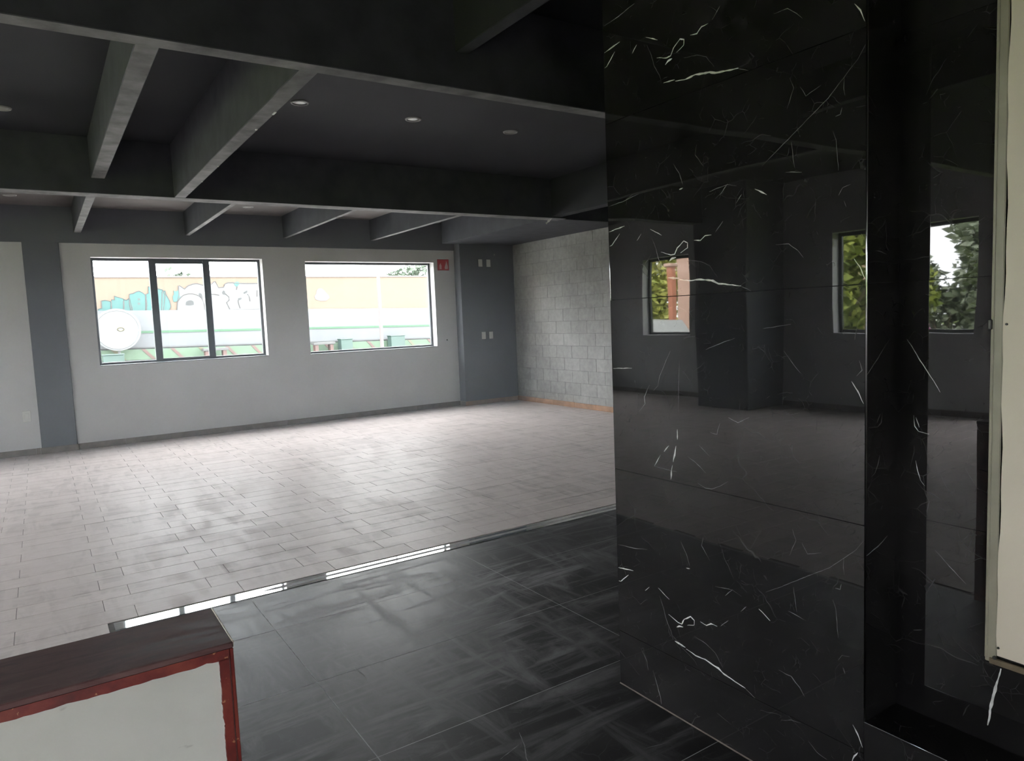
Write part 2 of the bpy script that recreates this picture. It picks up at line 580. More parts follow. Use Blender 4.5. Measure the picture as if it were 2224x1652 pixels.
        if parent is not None:
            o.parent = parent
            if loc is None:
                o.matrix_parent_inverse = parent_matrix(parent).inverted()
            else:
                o.location = Vector(loc) - parent_matrix(parent).translation
        return o


def parent_matrix(o):
    mt = Matrix.Translation(o.location)
    if o.parent is not None:
        return parent_matrix(o.parent) @ o.matrix_parent_inverse @ mt
    return mt


def tag(o, label=None, cat=None, group=None, kind=None):
    if label:
        o['label'] = label
    if cat:
        o['category'] = cat
    if group:
        o['group'] = group
    if kind:
        o['kind'] = kind
    return o


def thing(name, label, cat, loc=(0, 0, 0), group=None, kind=None):
    o = bpy.data.objects.new(name, None)
    o.empty_display_size = 0.1
    o.location = loc
    COL.objects.link(o)
    return tag(o, label, cat, group, kind)


def copy_part(src, parent, name=None):
    c = src.copy()
    COL.objects.link(c)
    c.parent = parent
    return c


def px(p):
    d = Vector(p) - CAM
    z = d.dot(R_FWD)
    if z < 0.05:
        return None
    return (FPX * d.dot(R_RIGHT) / z + 1112, FPX * d.dot(R_DOWN) / z + 826)


# room dimensions
XL, XR, YB, YF = -5.6, 7.15, 10.84, -3.0
ZC, ZC2 = 3.24, 3.13            # ceiling of the near and middle bays, of the far bay

# ================================================================== FLOOR
fl = MB()
fl.box(XL, 0.2, YF, 4.15, -0.15, -0.004, 0)
fl.box(XL, XR, 4.15, YB + 0.2, -0.15, -0.004, 0)
fl.box(0.2, XR, YF, 4.15, -0.15, -0.0004, 1)
floor = fl.build('floor', [M['grout_dark'], M['grout_light']])
tag(floor, 'floor of grey wood-look planks meeting black marble tiles along a steel strip', 'floor', kind='structure')

# wood-look planks: rows 0.193 deep, 0.543 long, every other row shifted
ROW, LEN, GAP = 0.193, 0.543, 0.0014
cells = []
for k in range(-37, 35):
    y0, y1 = 4.167 + ROW * k, 4.167 + ROW * (k + 1)
    y1 = min(y1, YB - 0.002)
    if y1 - y0 < 0.02:
        continue
    xmax = XR if k >= 0 else 0.2
    j0 = (-0.227 if k % 2 == 0 else 0.175) - 12 * LEN
    for i in range(40):
        x0, x1 = max(j0 + i * LEN, XL), min(j0 + (i + 1) * LEN, xmax)
        if x1 - x0 < 0.03:
            continue
        cells.append((x0, x1, y0, y1))


def screen_area(c):
    q = [px((x, y, 0)) for x, y in ((c[0], c[2]), (c[1], c[2]), (c[1], c[3]), (c[0], c[3]))]
    if any(p is None for p in q):
        return 0
    cx = sum(p[0] for p in q) / 4
    cy = sum(p[1] for p in q) / 4
    if not (-30 < cx < 1335 and 820 < cy < 1480) or c[2] < 3.75:
        return 0
    return abs(sum(q[i][0] * q[(i + 1) % 4][1] - q[(i + 1) % 4][0] * q[i][1] for i in range(4))) / 2


cells.sort(key=screen_area, reverse=True)
mesh_cache = {}
for c in cells[:300]:
    w, d = round(c[1] - c[0], 3), round(c[3] - c[2], 3)
    if (w, d) not in mesh_cache:
        mb = MB().plank(GAP, w - GAP, GAP, d - GAP, -0.006, 0.0, 0.0012)
        p = mb.build('plank', M['plank'], floor)
        mesh_cache[(w, d)] = p
    else:
        p = copy_part(mesh_cache[(w, d)], floor)
    p.location = (c[0], c[2], random.uniform(-0.0006, 0.0006))
rest = MB()
for c in cells[300:]:
    rest.plank(c[0] + GAP, c[1] - GAP, c[2] + GAP, c[3] - GAP, -0.006, random.uniform(-0.0006, 0.0006), 0.0012)
tag(rest.build('far_planks', M['plank'], floor, fix=False), kind='stuff')

# black marble floor tiles, 1.28 x 0.64, light joints
XJ = [0.217, 0.857, 2.14, 3.42, 4.70, 5.98, XR]
YJ = [4.032, 3.52, 2.88, 2.238, 1.595, 0.952, 0.31, -0.333, -0.975, -1.62, -2.26, YF]


def ribbon(mb, pts, w, plane, off, mi):
    """tapered vein lying in a plane; pts are 2D, plane maps (a, b, off) to 3D"""
    # refine and jitter
    fine = []
    for (a0, b0), (a1, b1) in zip(pts[:-1], pts[1:]):
        n = max(2, int(math.hypot(a1 - a0, b1 - b0) / 0.008))
        for i in range(n):
            t = i / n
            fine.append((a0 + (a1 - a0) * t, b0 + (b1 - b0) * t))
    fine.append(pts[-1])
    n = len(fine)
    L, Rr = [], []
    for i, (a, b) in enumerate(fine):
        p0, p1 = fine[max(i - 1, 0)], fine[min(i + 1, n - 1)]
        dx, dy = p1[0] - p0[0], p1[1] - p0[1]
        l = math.hypot(dx, dy) or 1
        nx, ny = -dy / l, dx / l
        e = min(1.0, 0.25 + 2.2 * min(i, n - 1 - i) / max(n - 1, 1))
        j = mnoise.noise(Vector((a * 70, b * 70, w * 900)))
        ww = w * 0.5 * e * (0.85 + 0.7 * j)
        sh = 0.0016 * mnoise.noise(Vector((a * 45, b * 45, 3.1)))
        L.append(plane(a + nx * (ww + sh), b + ny * (ww + sh), off))
        Rr.append(plane(a - nx * (ww - sh), b - ny * (ww - sh), off))
    vs = L + Rr
    mb.add(vs, [(i, i + 1, n + i + 1, n + i) for i in range(n - 1)], mi)


FLOOR_VEINS = [(0.004, [(1.33, 2.06), (1.30, 1.98), (1.27, 1.93), (1.25, 1.88)]), (0.003, [(1.29, 2.00), (1.24, 1.985), (1.19, 1.97)]),
               (0.002, [(1.86, 3.02), (2.0, 2.93), (2.1, 2.87)]), (0.0018, [(2.0, 2.62), (2.25, 2.50), (2.32, 2.47)]),
               (0.003, [(1.02, 2.93), (1.04, 2.82), (1.03, 2.74)]), (0.003, [(1.04, 2.82), (0.99, 2.80)]), (0.002, [(1.62, 1.72), (1.72, 1.69)]),
               (0.002, [(0.98, 3.33), (0.96, 3.25)]), (0.002, [(3.1, 3.92), (3.16, 3.86), (3.22, 3.84)])]
for i in range(len(XJ) - 1):
    for j in range(len(YJ) - 1):
        x0, x1, y1, y0 = XJ[i], XJ[i + 1], YJ[j], YJ[j + 1]
        if x0 > 1.8 and y1 < 2.0:
            continue                                  # under the marble-clad wall
        mb = MB().plank(x0 + 0.0016, x1 - 0.0016, y0 + 0.0016, y1 - 0.0016, -0.01, random.uniform(-0.0003, 0.0003), 0.0006)
        for w, pts in FLOOR_VEINS:
            if x0 < pts[0][0] < x1 and y0 < pts[0][1] < y1:
                ribbon(mb, pts, w, lambda a, b, o: (a, b, o), 0.0006, 1)
        mb.build('tile', [M['marble_floor'], M['vein_dim']], floor, fix=True)

# polished steel transition strip with a dust-filled seam
st = MB()


def strip_bar(x0, x1, y0, y1):
    za, zb = 0.0027 - (y0 - 4.034) * 0.0195, 0.0027 - (y1 - 4.034) * 0.0195      # laid with a slight fall to the wood
    st.prism([(y0, -0.01), (y0, za), (y1, zb), (y1, -0.01)], 'x', x0, x1)


strip_bar(0.2, 1.02, 4.034, 4.141)
strip_bar(1.02, XR, 4.034, 4.070)
strip_bar(1.02, XR, 4.108, 4.141)
st.prism([(0.93, 4.089), (1.02, 4.070), (1.02, 4.108)], 'z', 0.0018, 0.0028, 1)
st.box(1.02, XR, 4.070, 4.108, -0.01, 0.0012, 1)
o = st.build('transition_strip', [M['strip'], M['strip_seam']], floor)
o['label'] = 'mirror-bright steel strip between wood-look planks and black tiles'

# ================================================================== BACK WALL
WINS = [(0.64, 2.828, 1.074, 2.502), (3.465, 5.66, 1.052, 2.472)]      # clear openings in the back wall
WT = 0.20
LEFTWIN = (-4.4, -1.75, 1.07, 2.50)                                       # a third window left of the pilaster, outside the frame


def wall_y_with_openings(x0, x1, y0, y1, z0, z1, openings, mi=0):
    mb = MB()
    xs = x0
    for a, b, c, d in sorted(openings):
        mb.box(xs, a, y0, y1, z0, z1, mi)
        mb.box(a, b, y0, y1, z0, c, mi)
        mb.box(a, b, y0, y1, d, z1, mi)
        xs = b
    mb.box(xs, x1, y0, y1, z0, z1, mi)
    return mb


wb = wall_y_with_openings(XL - 0.2, XR + 0.2, YB, YB + WT, -0.15, 3.5, WINS + [LEFTWIN]).build('wall_back', M['plaster_grey'])
tag(wb, 'grey plastered back wall with two windows between dark structural framing', 'wall', kind='structure')


def upright_y(x0, x1, y0):
    return MB().cbox(x0, x1, y0, YB + 0.02, 0.0, ZC2 + 0.1, 0.006)


o = upright_y(-0.088, 0.305, YB - 0.028).build('trim_1', M['paint_dark'])
tag(o, 'dark slate pilaster on the back wall left of the three-pane window', 'pilaster', kind='structure')
o = MB().cbox(6.058, XR + 0.05, YB - 0.20, YB + 0.02, 0.0, ZC2 + 0.1, 0.006).build('trim_2', M['paint_dark'])
tag(o, 'dark slate corner column carrying four white wall plates', 'column', kind='structure')
o = MB().cbox(XL, 6.06, YB - 0.03, YB + 0.02, 2.676, ZC2 + 0.1, 0.006).build('trim_3', M['paint_dark'])
tag(o, 'dark slate band across the top of the back wall', 'trim', kind='structure')


def window_y(name, label, op, mull, sash_mid=False):
    """aluminium window in a wall across Y: frame, mullions, panes, sill"""
    x0, x1, z0, z1 = op
    yf0, yf1 = YB + 0.15, YB + 0.195
    t = thing(name, label, 'window', ((x0 + x1) / 2, yf0, z0), kind='structure')
    fw = 0.034
    f = MB()
    f.cbox(x0, x0 + fw, yf0, yf1, z0, z1, 0.003)
    f.cbox(x1 - fw, x1, yf0, yf1, z0, z1, 0.003)
    f.cbox(x0 + fw, x1 - fw, yf0, yf1, z0, z0 + fw, 0.003)
    f.cbox(x0 + fw, x1 - fw, yf0, yf1, z1 - fw, z1, 0.003)
    f.build('window_frame', M['alu_dark'], t)
    edges = [x0 + fw] + [e for mm in mull for e in mm] + [x1 - fw]
    for a, b in mull:
        MB().cbox(a, b, yf0 - 0.012, yf1 - 0.004, z0 + fw * 0.6, z1 - fw * 0.6, 0.003).build('mullion', M['alu_dark'], t)
    for i in range(0, len(edges), 2):
        a, b = edges[i], edges[i + 1]
        p = MB().box(a - 0.004, b + 0.004, yf0 + 0.018, yf0 + 0.024, z0 + fw - 0.004, z1 - fw + 0.004).build('pane', M['glass'], t)
        if sash_mid and i == 2:
            s = MB()
            s.cbox(a, b, yf0 - 0.008, yf0 + 0.016, z1 - fw - 0.035, z1 - fw, 0.002)
            s.cbox(a, b, yf0 - 0.008, yf0 + 0.016, z0 + fw, z0 + fw + 0.012, 0.002)
            s.build('sash_rail', M['alu_dark'], t)
    # sill: a thin plastered ledge with a drip nose
    MB().cbox(x0 + 0.001, x1 - 0.001, YB - 0.006, yf0, z0 - 0.004, z0 + 0.004, 0.002).build('window_sill', M['sill_paint'], t)
    return t


window_y('window_1', 'three-pane dark aluminium window looking out on cyan graffiti', WINS[0], [(1.335, 1.425), (2.03, 2.12)], True)
window_y('window_2', 'single wide pane in a thin dark frame beside the red sign', WINS[1], [])
window_y('window_3', 'two-pane dark aluminium window left of the slate pilaster', LEFTWIN, [(-3.1, -3.01)])

# baseboards: tiles 0.33 long
BH = 0.078


def base_tiles_x(root, x0, x1, yface, mt, ln=0.545):
    x = x0
    while x < x1 - 0.01:
        b = min(x + ln, x1)
        MB().cbox(x + 0.001, b - 0.001, yface - 0.012, yface, 0.0, BH + random.uniform(-.001, .001), 0.002).build('tile', mt, root)
        x = b


b1 = thing('baseboard_back', 'brown tile skirting along the foot of the back wall', 'baseboard', (0, YB, 0), kind='structure')
base_tiles_x(b1, XL, -0.10, YB, M['baseboard_brown'])
base_tiles_x(b1, -0.10, 0.317, YB - 0.028, M['baseboard_brown'])
base_tiles_x(b1, 0.317, 6.058, YB, M['baseboard_brown'])
b2 = thing('baseboard_corner', 'brown tile skirting round the dark corner column', 'baseboard', (6.6, YB - 0.2, 0), kind='structure')
base_tiles_x(b2, 6.046, XR, YB - 0.20, M['baseboard_tan'])
MB().cbox(6.046, 6.058, YB - 0.20, YB, 0, BH, 0.002).build('tile', M['baseboard_brown'], b2)
b3 = thing('baseboard_right', 'orange clay tile skirting under the concrete block wall', 'baseboard', (XR, 8, 0), kind='structure')
y = YB - 0.20
while y > 2.2:
    a = max(y - 0.545, 2.1)
    MB().cbox(XR - 0.014, XR, a + 0.001, y - 0.001, 0.0, BH + 0.004 + random.uniform(-.001, .002), 0.002).build('tile', M['baseboard_clay'], b3)
    y = a

# ================================================================== RIGHT WALL, concrete block
wr = MB().box(XR + 0.0035, XR + 0.2, YF, YB, -0.15, 3.5).build('wall_right', M['mortar'])
tag(wr, 'weathered grey concrete block wall right of the dark corner column', 'wall', kind='structure')
BL, BHt = 0.40, 0.20
blk = {}
r = 0
z = 0.0
while z < 3.2:
    z1 = min(z + BHt, 3.24)
    y = YB - 0.2 + (BL / 2 if r % 2 else 0)
    while y > 3.2:
        a, b = y - BL, min(y, YB - 0.2)
        key = (round(b - a, 3), round(z1 - z, 3))
        if key not in blk:
            p = MB().cbox(0, 0.19, 0.0025, key[0] - 0.0025, 0.0025, key[1] - 0.0025, 0.0018).build('block', M['block'], wr)
            blk[key] = p
        else:
            p = copy_part(blk[key], wr)
        p.location = (XR + random.uniform(-0.0008, 0.0012), a, z)
        y = a
    z = z1
    r += 1

# ================================================================== LEFT WALL and rear wall (seen in the marble)
LW = [(8.50, 9.62, 1.06, 2.40), (4.15, 5.86, 1.08, 2.45), (1.2, 3.75, 0.06, 2.6)]  # the full-height opening is unseen, added to bring in more daylight
wl = MB()
ys = YF
for a, b, c, d in sorted(LW):
    wl.box(XL - 0.2, XL, ys, a, -0.15, 3.5)
    wl.box(XL - 0.2, XL, a, b, -0.15, c)
    wl.box(XL - 0.2, XL, a, b, d, 3.5)
    ys = b
wl.box(XL - 0.2, XL, ys, YB, -0.15, 3.5)
o = wl.build('wall_left', M['plaster_grey'])
tag(o, 'grey plastered left wall with garden windows, seen mirrored in the black marble', 'wall', kind='structure')
WLAB = ['garden window nearest the back wall, mirrored left in the marble', 'garden window mirrored at the right edge of the marble column',
        'added full-height garden window, out of sight, farthest from the back wall']
for i, (a, b, c, d) in enumerate(LW):
    t = thing('window_%d' % (i + 4), WLAB[i], 'window', (XL - 0.15, (a + b) / 2, c), kind='structure')
    xf0, xf1 = XL - 0.19, XL - 0.145
    fw = 0.05
    f = MB()
    f.cbox(xf0, xf1, a, a + fw, c, d, 0.003)
    f.cbox(xf0, xf1, b - fw, b, c, d, 0.003)
    f.cbox(xf0, xf1, a + fw, b - fw, c, c + fw, 0.003)
    f.cbox(xf0, xf1, a + fw, b - fw, d - fw, d, 0.003)
    f.build('window_frame', M['alu_dark'], t)
    MB().box(xf0 + 0.02, xf0 + 0.026, a + fw - .004, b - fw + .004, c + fw - .004, d - fw + .004).build('pane', M['glass'], t)
    MB().cbox(XL - 0.145, XL + 0.005, a + .001, b - .001, c - 0.004, c + 0.004, 0.002).build('window_sill', M['plaster_grey'], t)
o = MB().cbox(XL - 0.02, -4.78, 6.65, 7.62, 0.0, ZC + 0.1, 0.008).build('trim_4', M['paint_dark'])
tag(o, 'dark slate pier against the left wall, mirrored in the marble', 'pier', kind='structure')
o = MB().box(XL, XL + 0.012, YF, YB, 0, BH).build('baseboard_left', M['baseboard_brown'])
tag(o, 'brown tile skirting along the left wall', 'baseboard', kind='structure')

# rear wall with a wide glazed entrance behind the photographer
RO = (-1.45, -0.45, 0.0, 2.05)
o = wall_y_with_openings(XL - 0.2, XR + 0.2, YF - 0.2, YF, -0.15, 3.5, [RO]).build('wall_front', M['plaster_grey'])
tag(o, 'grey wall with the glazed entrance behind the photographer', 'wall', kind='structure')
t = thing('door_1', 'glazed entrance door behind the photographer', 'door', (-1.1, YF - 0.1, 0), kind='structure')
f = MB()
for x in (RO[0], RO[1] - 0.06):
    f.cbox(x, x + 0.06, YF - 0.13, YF - 0.08, 0, RO[3], 0.003)
for z in (0.0, RO[3] - 0.06):
    f.cbox(RO[0] + 0.06, RO[1] - 0.06, YF - 0.13, YF - 0.08, z, z + 0.06, 0.003)
f.build('door_frame', M['alu_dark'], t)
for a, b in ((RO[0] + .06, RO[1] - .06),):
    MB().box(a, b, YF - 0.108, YF - 0.100, 0.06, RO[3] - 0.06).build('pane', M['glass'], t)

# ================================================================== CEILING, beams, joists
ce = MB()
ce.box(XL - 0.2, XR + 0.2, YF - 0.2, 7.5, ZC, ZC + 0.2)
ce.box(XL - 0.2, XR + 0.2, 7.5, YB + 0.2, ZC2 + 0.012, ZC + 0.2)
ceiling = ce.build('ceiling', M['ceiling_dark'])
tag(ceiling, 'black painted ceiling between exposed dark beams and joists', 'ceiling', kind='structure')

MB().box(XL, XR, 7.55, YB, ZC2, ZC2 + 0.013).build('bay_panel', M['ceiling_far_lit'], ceiling)


def beam(name, x0, x1, y0, y1, z0, z1, side='beam_dark', under='beam_worn_lit'):
    # undersides: scuffed putty, with floor bounce painted in; second slot on down-facing faces
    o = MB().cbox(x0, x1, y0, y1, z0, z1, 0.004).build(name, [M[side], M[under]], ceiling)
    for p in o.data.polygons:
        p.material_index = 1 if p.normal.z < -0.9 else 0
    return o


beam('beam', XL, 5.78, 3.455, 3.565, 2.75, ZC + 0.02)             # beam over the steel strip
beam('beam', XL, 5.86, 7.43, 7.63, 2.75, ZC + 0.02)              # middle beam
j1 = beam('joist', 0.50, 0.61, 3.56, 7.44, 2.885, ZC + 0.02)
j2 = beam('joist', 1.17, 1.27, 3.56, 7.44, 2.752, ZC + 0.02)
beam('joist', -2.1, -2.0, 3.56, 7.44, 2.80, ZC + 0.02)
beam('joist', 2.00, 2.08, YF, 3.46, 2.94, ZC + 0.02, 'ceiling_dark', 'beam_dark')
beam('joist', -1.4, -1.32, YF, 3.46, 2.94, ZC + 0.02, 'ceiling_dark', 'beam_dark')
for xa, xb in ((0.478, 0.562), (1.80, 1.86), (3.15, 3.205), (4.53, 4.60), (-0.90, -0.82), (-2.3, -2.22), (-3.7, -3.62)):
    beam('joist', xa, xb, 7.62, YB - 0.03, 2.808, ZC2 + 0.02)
# wide beam along the block wall, hollow in the middle bay
MB().cbox(5.74, XR, 7.62, YB - 0.19, 2.77, ZC2 + 0.02, 0.004).build('edge_beam', M['beam_dark'], ceiling)
db = MB()
db.cbox(5.62, 5.78, 3.56, 7.64, 2.77, ZC + 0.02, 0.004)
db.cbox(6.75, XR, 3.0, 7.64, 2.77, 2.95, 0.004)
db.cbox(5.62, 5.78, YF, 3.56, 2.77, ZC + 0.02, 0.004)
db.build('edge_beam', M['ceiling_dark'], ceiling)
# bright paint chips / fixings on the second joist
for x, y, ln in ((1.262, 5.9, 0.012), (1.262, 6.55, 0.012), (1.255, 7.2, 0.010), (1.262, 4.30, 0.06), (1.258, 4.72, 0.02)):
    MB().cbox(x - 0.008, x + 0.004, y, y + ln, 2.746, 2.753, 0.002).build('anchor', M['white_plastic'], j2)

# recessed downlights, switched off
LAMPS = [(1.85, 5.66, ZC, 'switched-off round downlight nearest the second joist of the middle bay'),
         (2.85, 5.70, ZC, 'switched-off round downlight, middle one of the row of three'),
         (3.86, 5.70, ZC, 'switched-off round downlight of the middle bay nearest the marble column'),
         (-0.10, 6.75, ZC, 'switched-off round downlight of the middle bay at the left edge'),
         (-0.15, 10.10, ZC2, 'switched-off round downlight above the slate pilaster'),
         (2.50, 10.10, ZC2, 'switched-off round downlight above the three-pane window')]
first = None
for x, y, z, lab in LAMPS:
    t = thing('ceiling_light', lab, 'ceiling light', (x, y, z), group='round downlights in the dark ceiling')
    if first is None:
        ring = MB().lathe((0, 0, 0), [(0.052, -0.001), (0.052, -0.007), (0.060, -0.010), (0.068, -0.008), (0.072, 0.0), (0.072, 0.004)], 32)
        a = ring.build('trim_ring', M['lamp_white'], t, smooth=True)
        b = MB().lathe((0, 0, 0), [(0.0005, -0.0035), (0.030, -0.004), (0.053, -0.003), (0.053, 0.002)], 32).build('diffuser', M['lamp_diffuser'], t, smooth=True)
        for q in (a, b):
            q.matrix_parent_inverse = Matrix.Identity(4)
        first = (a, b)
    else:
        for q in first:
            copy_part(q, t)

# short white conduit stub under the edge beam
o = MB().tube([(5.593, 7.52, 2.69), (5.61, 7.49, 2.715), (5.64, 7.45, 2.77), (5.658, 7.44, 2.815)], 0.014, 12).build('conduit_stub', M['white_plastic'])
tag(o, 'short white conduit stub hanging crooked where two dark beams meet', 'pipe')

# ================================================================== WALL PLATES, SIGN
def plate(x, z, label, yf, w=0.08, h=0.125, name='wall_plate', cat='wall plate', group=None, holes=True):
    t = thing(name, label, cat, (x, yf, z), group=group)
    MB().cbox(x - w / 2, x + w / 2, yf - 0.009, yf, z - h / 2, z + h / 2, 0.003).build('cover', M['white_plastic'], t)
    MB().cbox(x - 0.018, x + 0.018, yf - 0.013, yf - 0.008, z - 0.034, z + 0.034, 0.002).build('insert', M['white_plastic'], t)
    return t


YC = YB - 0.20
G = 'white wall plates on the dark corner column'
plate(6.463, 2.455, 'white wall plate of the upper pair, the one nearer the window', YC, group=G)
plate(6.628, 2.452, 'white wall plate of the upper pair, the one nearer the block wall', YC, group=G)
plate(6.470, 1.200, 'white wall plate of the lower pair, the one nearer the window', YC, group=G)
plate(6.622, 1.198, 'white wall plate of the lower pair, the one nearer the block wall', YC, group=G)
t = thing('wall_outlet', 'whitish square outlet low on the wall left of the slate pilaster', 'outlet', (-0.213, YB, 0.495))
MB().cbox(-0.258, -0.168, YB - 0.010, YB, 0.425, 0.567, 0.003).build('cover', M['white_plastic'], t)
MB().cbox(-0.235, -0.190, YB - 0.014, YB - 0.009, 0.455, 0.535, 0.002).build('socket', M['white_plastic'], t)

# red safety sign right of the second window: extinguisher and flame pictograms
t = thing('safety_sign', 'small red safety sign with white pictograms beside the wide window', 'sign', (5.84, YB, 2.434))
MB().cbox(5.731, 5.951, YB - 0.006, YB, 2.340, 2.528, 0.002).build('border', M['sign_dark_red'], t)
MB().cbox(5.740, 5.942, YB - 0.008, YB - 0.005, 2.350, 2.518, 0.001).build('panel', M['sign_red'], t)
ex = [(5.768, 2.362), (5.806, 2.362), (5.808, 2.42), (5.800, 2.438), (5.792, 2.444), (5.800, 2.456), (5.782, 2.458), (5.780, 2.444), (5.772, 2.436), (5.766, 2.42)]
MB().prism(ex, 'y', YB - 0.0095, YB - 0.0078).build('pictogram', M['sign_white'], t)
fl_ = [(5.872, 2.362), (5.922, 2.362), (5.930, 2.39), (5.926, 2.42), (5.916, 2.445), (5.912, 2.475), (5.898, 2.502), (5.896, 2.47), (5.884, 2.44), (5.872, 2.41), (5.866, 2.385)]
MB().prism(fl_, 'y', YB - 0.0095, YB - 0.0078).build('pictogram', M['sign_white'], t)
o = MB().tube([(5.851, YB + 0.001, 1.153), (5.851, YB - 0.004, 1.153)], 0.012, 12).build('screw_anchor', M['black_plastic'])
tag(o, 'tiny dark screw anchor in the grey wall right of the wide window', 'anchor')
o = MB().tube([(6.758, YC + 0.001, 2.60), (6.758, YC - 0.005, 2.60)], 0.014, 12).build('screw_anchor', M['lamp_diffuser'])
tag(o, 'tiny pale wall anchor above the upper pair of wall plates', 'anchor')

# ================================================================== MARBLE-CLAD WALL with niche (right)
MX = 1.855                                  # face of the cladding
TH = 0.012
NX = 2.02                                   # back of the niche
YE, YN, YN0 = 2.097, 1.070, 0.15            # far edge, niche edges
ZS, ZNT = 0.318, 2.95                       # niche sill and top
core = MB()
core.box(MX + TH, 2.75, YN + TH, YE - TH, 0, ZC)                        # pier
core.box(NX + TH, 2.75, YN0 - 0.1, YN + TH, 0, ZC)                      # behind the niche
core.box(MX + TH, NX + TH, YN0, YN + TH, 0, ZS - TH)                    # under the sill
core.box(MX + TH, NX + TH, YN0, YN + TH, ZNT + TH, ZC)
core.box(MX + TH, 2.75, YF, YN0 - TH, 0, ZC)
wm = core.build('wall_near', M['ceiling_dark'])
tag(wm, 'pier and niche wall clad in polished black marble with white veins', 'marble wall', kind='structure')

VA = [(0.0069,[(1.791,0.29),(1.74,0.285)]),(0.0072,[(1.737,0.28),(1.693,0.273),(1.648,0.275),(1.59,0.266),(1.567,0.256),(1.52,0.249),(1.478,0.243)]),(0.0017,[(1.479,0.242),(1.457,0.233),(1.44,0.225)]),(0.0042,[(1.82,0.382),(1.774,0.367),(1.756,0.368),(1.743,0.389),(1.713,0.409),(1.696,0.401),(1.697,0.384),(1.729,0.371)]),(0.0061,[(1.781,0.347),(1.768,0.355),(1.75,0.358)]),(0.0044,[(1.668,0.406),(1.64,0.402),(1.62,0.416),(1.593,0.416)]),(0.0021,[(1.577,0.422),(1.545,0.453)]),(0.0035,[(1.871,0.468),(1.815,0.44)]),(0.0032,[(1.941,0.435),(1.917,0.457)]),(0.0043,[(1.422,0.534),(1.408,0.527),(1.38,0.509)]),(0.0024,[(1.493,0.502),(1.471,0.525)]),(0.0021,[(1.557,0.536),(1.525,0.567)]),(0.0014,[(1.599,0.555),(1.525,0.565),(1.49,0.554)]),(0.0015,[(1.166,0.647),(1.156,0.62),(1.153,0.581),(1.149,0.537)]),(0.0027,[(1.158,0.683),(1.143,0.684),(1.139,0.701)]),(0.0015,[(1.149,0.47),(1.137,0.489),(1.114,0.494)]),(0.0018,[(1.133,0.453),(1.127,0.437)]),(0.0016,[(1.866,0.439),(1.847,0.401),(1.833,0.358),(1.809,0.319),(1.8,0.293)]),(0.002,[(1.35,0.358),(1.305,0.356),(1.275,0.332),(1.258,0.312)]),(0.0011,[(1.698,0.343),(1.641,0.334),(1.603,0.317),(1.571,0.276)]),(0.0016,[(1.295,0.645),(1.287,0.585),(1.284,0.57)]),(0.0019,[(1.313,0.563),(1.287,0.559),(1.261,0.554)]),(0.0013,[(1.074,0.844),(1.095,0.813),(1.132,0.779),(1.179,0.737),(1.226,0.707),(1.285,0.668),(1.334,0.636),(1.395,0.597)]),(0.0013,[(1.132,0.779),(1.134,0.75),(1.13,0.731)]),(0.0014,[(1.298,0.826),(1.286,0.794),(1.308,0.741)]),(0.0014,[(1.265,0.791),(1.247,0.761),(1.201,0.777)]),(0.0047,[(2.09,0.485),(2.06,0.489),(2.004,0.496)]),(0.0023,[(2.09,0.58),(2.008,0.587),(1.924,0.601)]),(0.0042,[(2.09,0.43),(2.078,0.432),(2.032,0.471)]),(0.0017,[(1.753,0.675),(1.727,0.635),(1.712,0.596)]),(0.005,[(1.729,0.584),(1.712,0.586)]),(0.0016,[(1.649,0.715),(1.656,0.684),(1.62,0.639)])]
VB = [(0.0056,[(1.758,1.081),(1.76,1.044)]),(0.0065,[(1.767,1.02),(1.775,0.986),(1.782,0.96)]),(0.0049,[(1.786,0.949),(1.79,0.928),(1.794,0.894)]),(0.0053,[(1.801,1.016),(1.826,0.992)]),(0.0033,[(1.844,0.977),(1.877,0.93)]),(0.0017,[(1.877,0.93),(1.821,0.928),(1.766,0.927)]),(0.002,[(1.67,0.903),(1.636,0.892),(1.609,0.892),(1.567,0.912),(1.538,0.931)]),(0.002,[(1.712,0.99),(1.675,0.973),(1.632,0.944)]),(0.0016,[(1.661,1.036),(1.637,1.02),(1.613,1.004)]),(0.002,[(1.785,1.359),(1.803,1.329),(1.839,1.267),(1.85,1.231),(1.872,1.212)]),(0.0025,[(1.893,1.231),(1.92,1.185),(1.917,1.159),(1.951,1.128)]),(0.0031,[(2.09,1.285),(1.983,1.29)]),(0.004,[(1.11,1.286),(1.092,1.26),(1.075,1.227)]),(0.0024,[(1.088,1.344),(1.08,1.318),(1.096,1.302)]),(0.0012,[(1.743,1.325),(1.749,1.227),(1.751,1.143)]),(0.0014,[(1.397,1.434),(1.299,1.446)]),(0.0015,[(1.624,1.366),(1.57,1.385),(1.503,1.404)]),(0.0013,[(1.324,1.367),(1.291,1.326),(1.268,1.302)]),(0.0019,[(1.569,1.123),(1.582,1.084),(1.611,1.086)]),(0.0018,[(1.534,1.145),(1.496,1.131),(1.452,1.153)])]
VC = [(0.002,[(1.966,0.187),(1.94,0.152),(1.935,0.119)]),(0.0024,[(1.908,0.13),(1.889,0.083),(1.871,0.037),(1.867,0.012)]),(0.0045,[(1.089,0.218),(1.099,0.202),(1.106,0.183)]),(0.0013,[(1.342,0.195),(1.306,0.214),(1.27,0.219)]),(0.0013,[(1.246,0.174),(1.217,0.153),(1.184,0.146)])]
VA.append((0.0036,[(1.104,0.295),(1.088,0.272),(1.075,0.24)]))
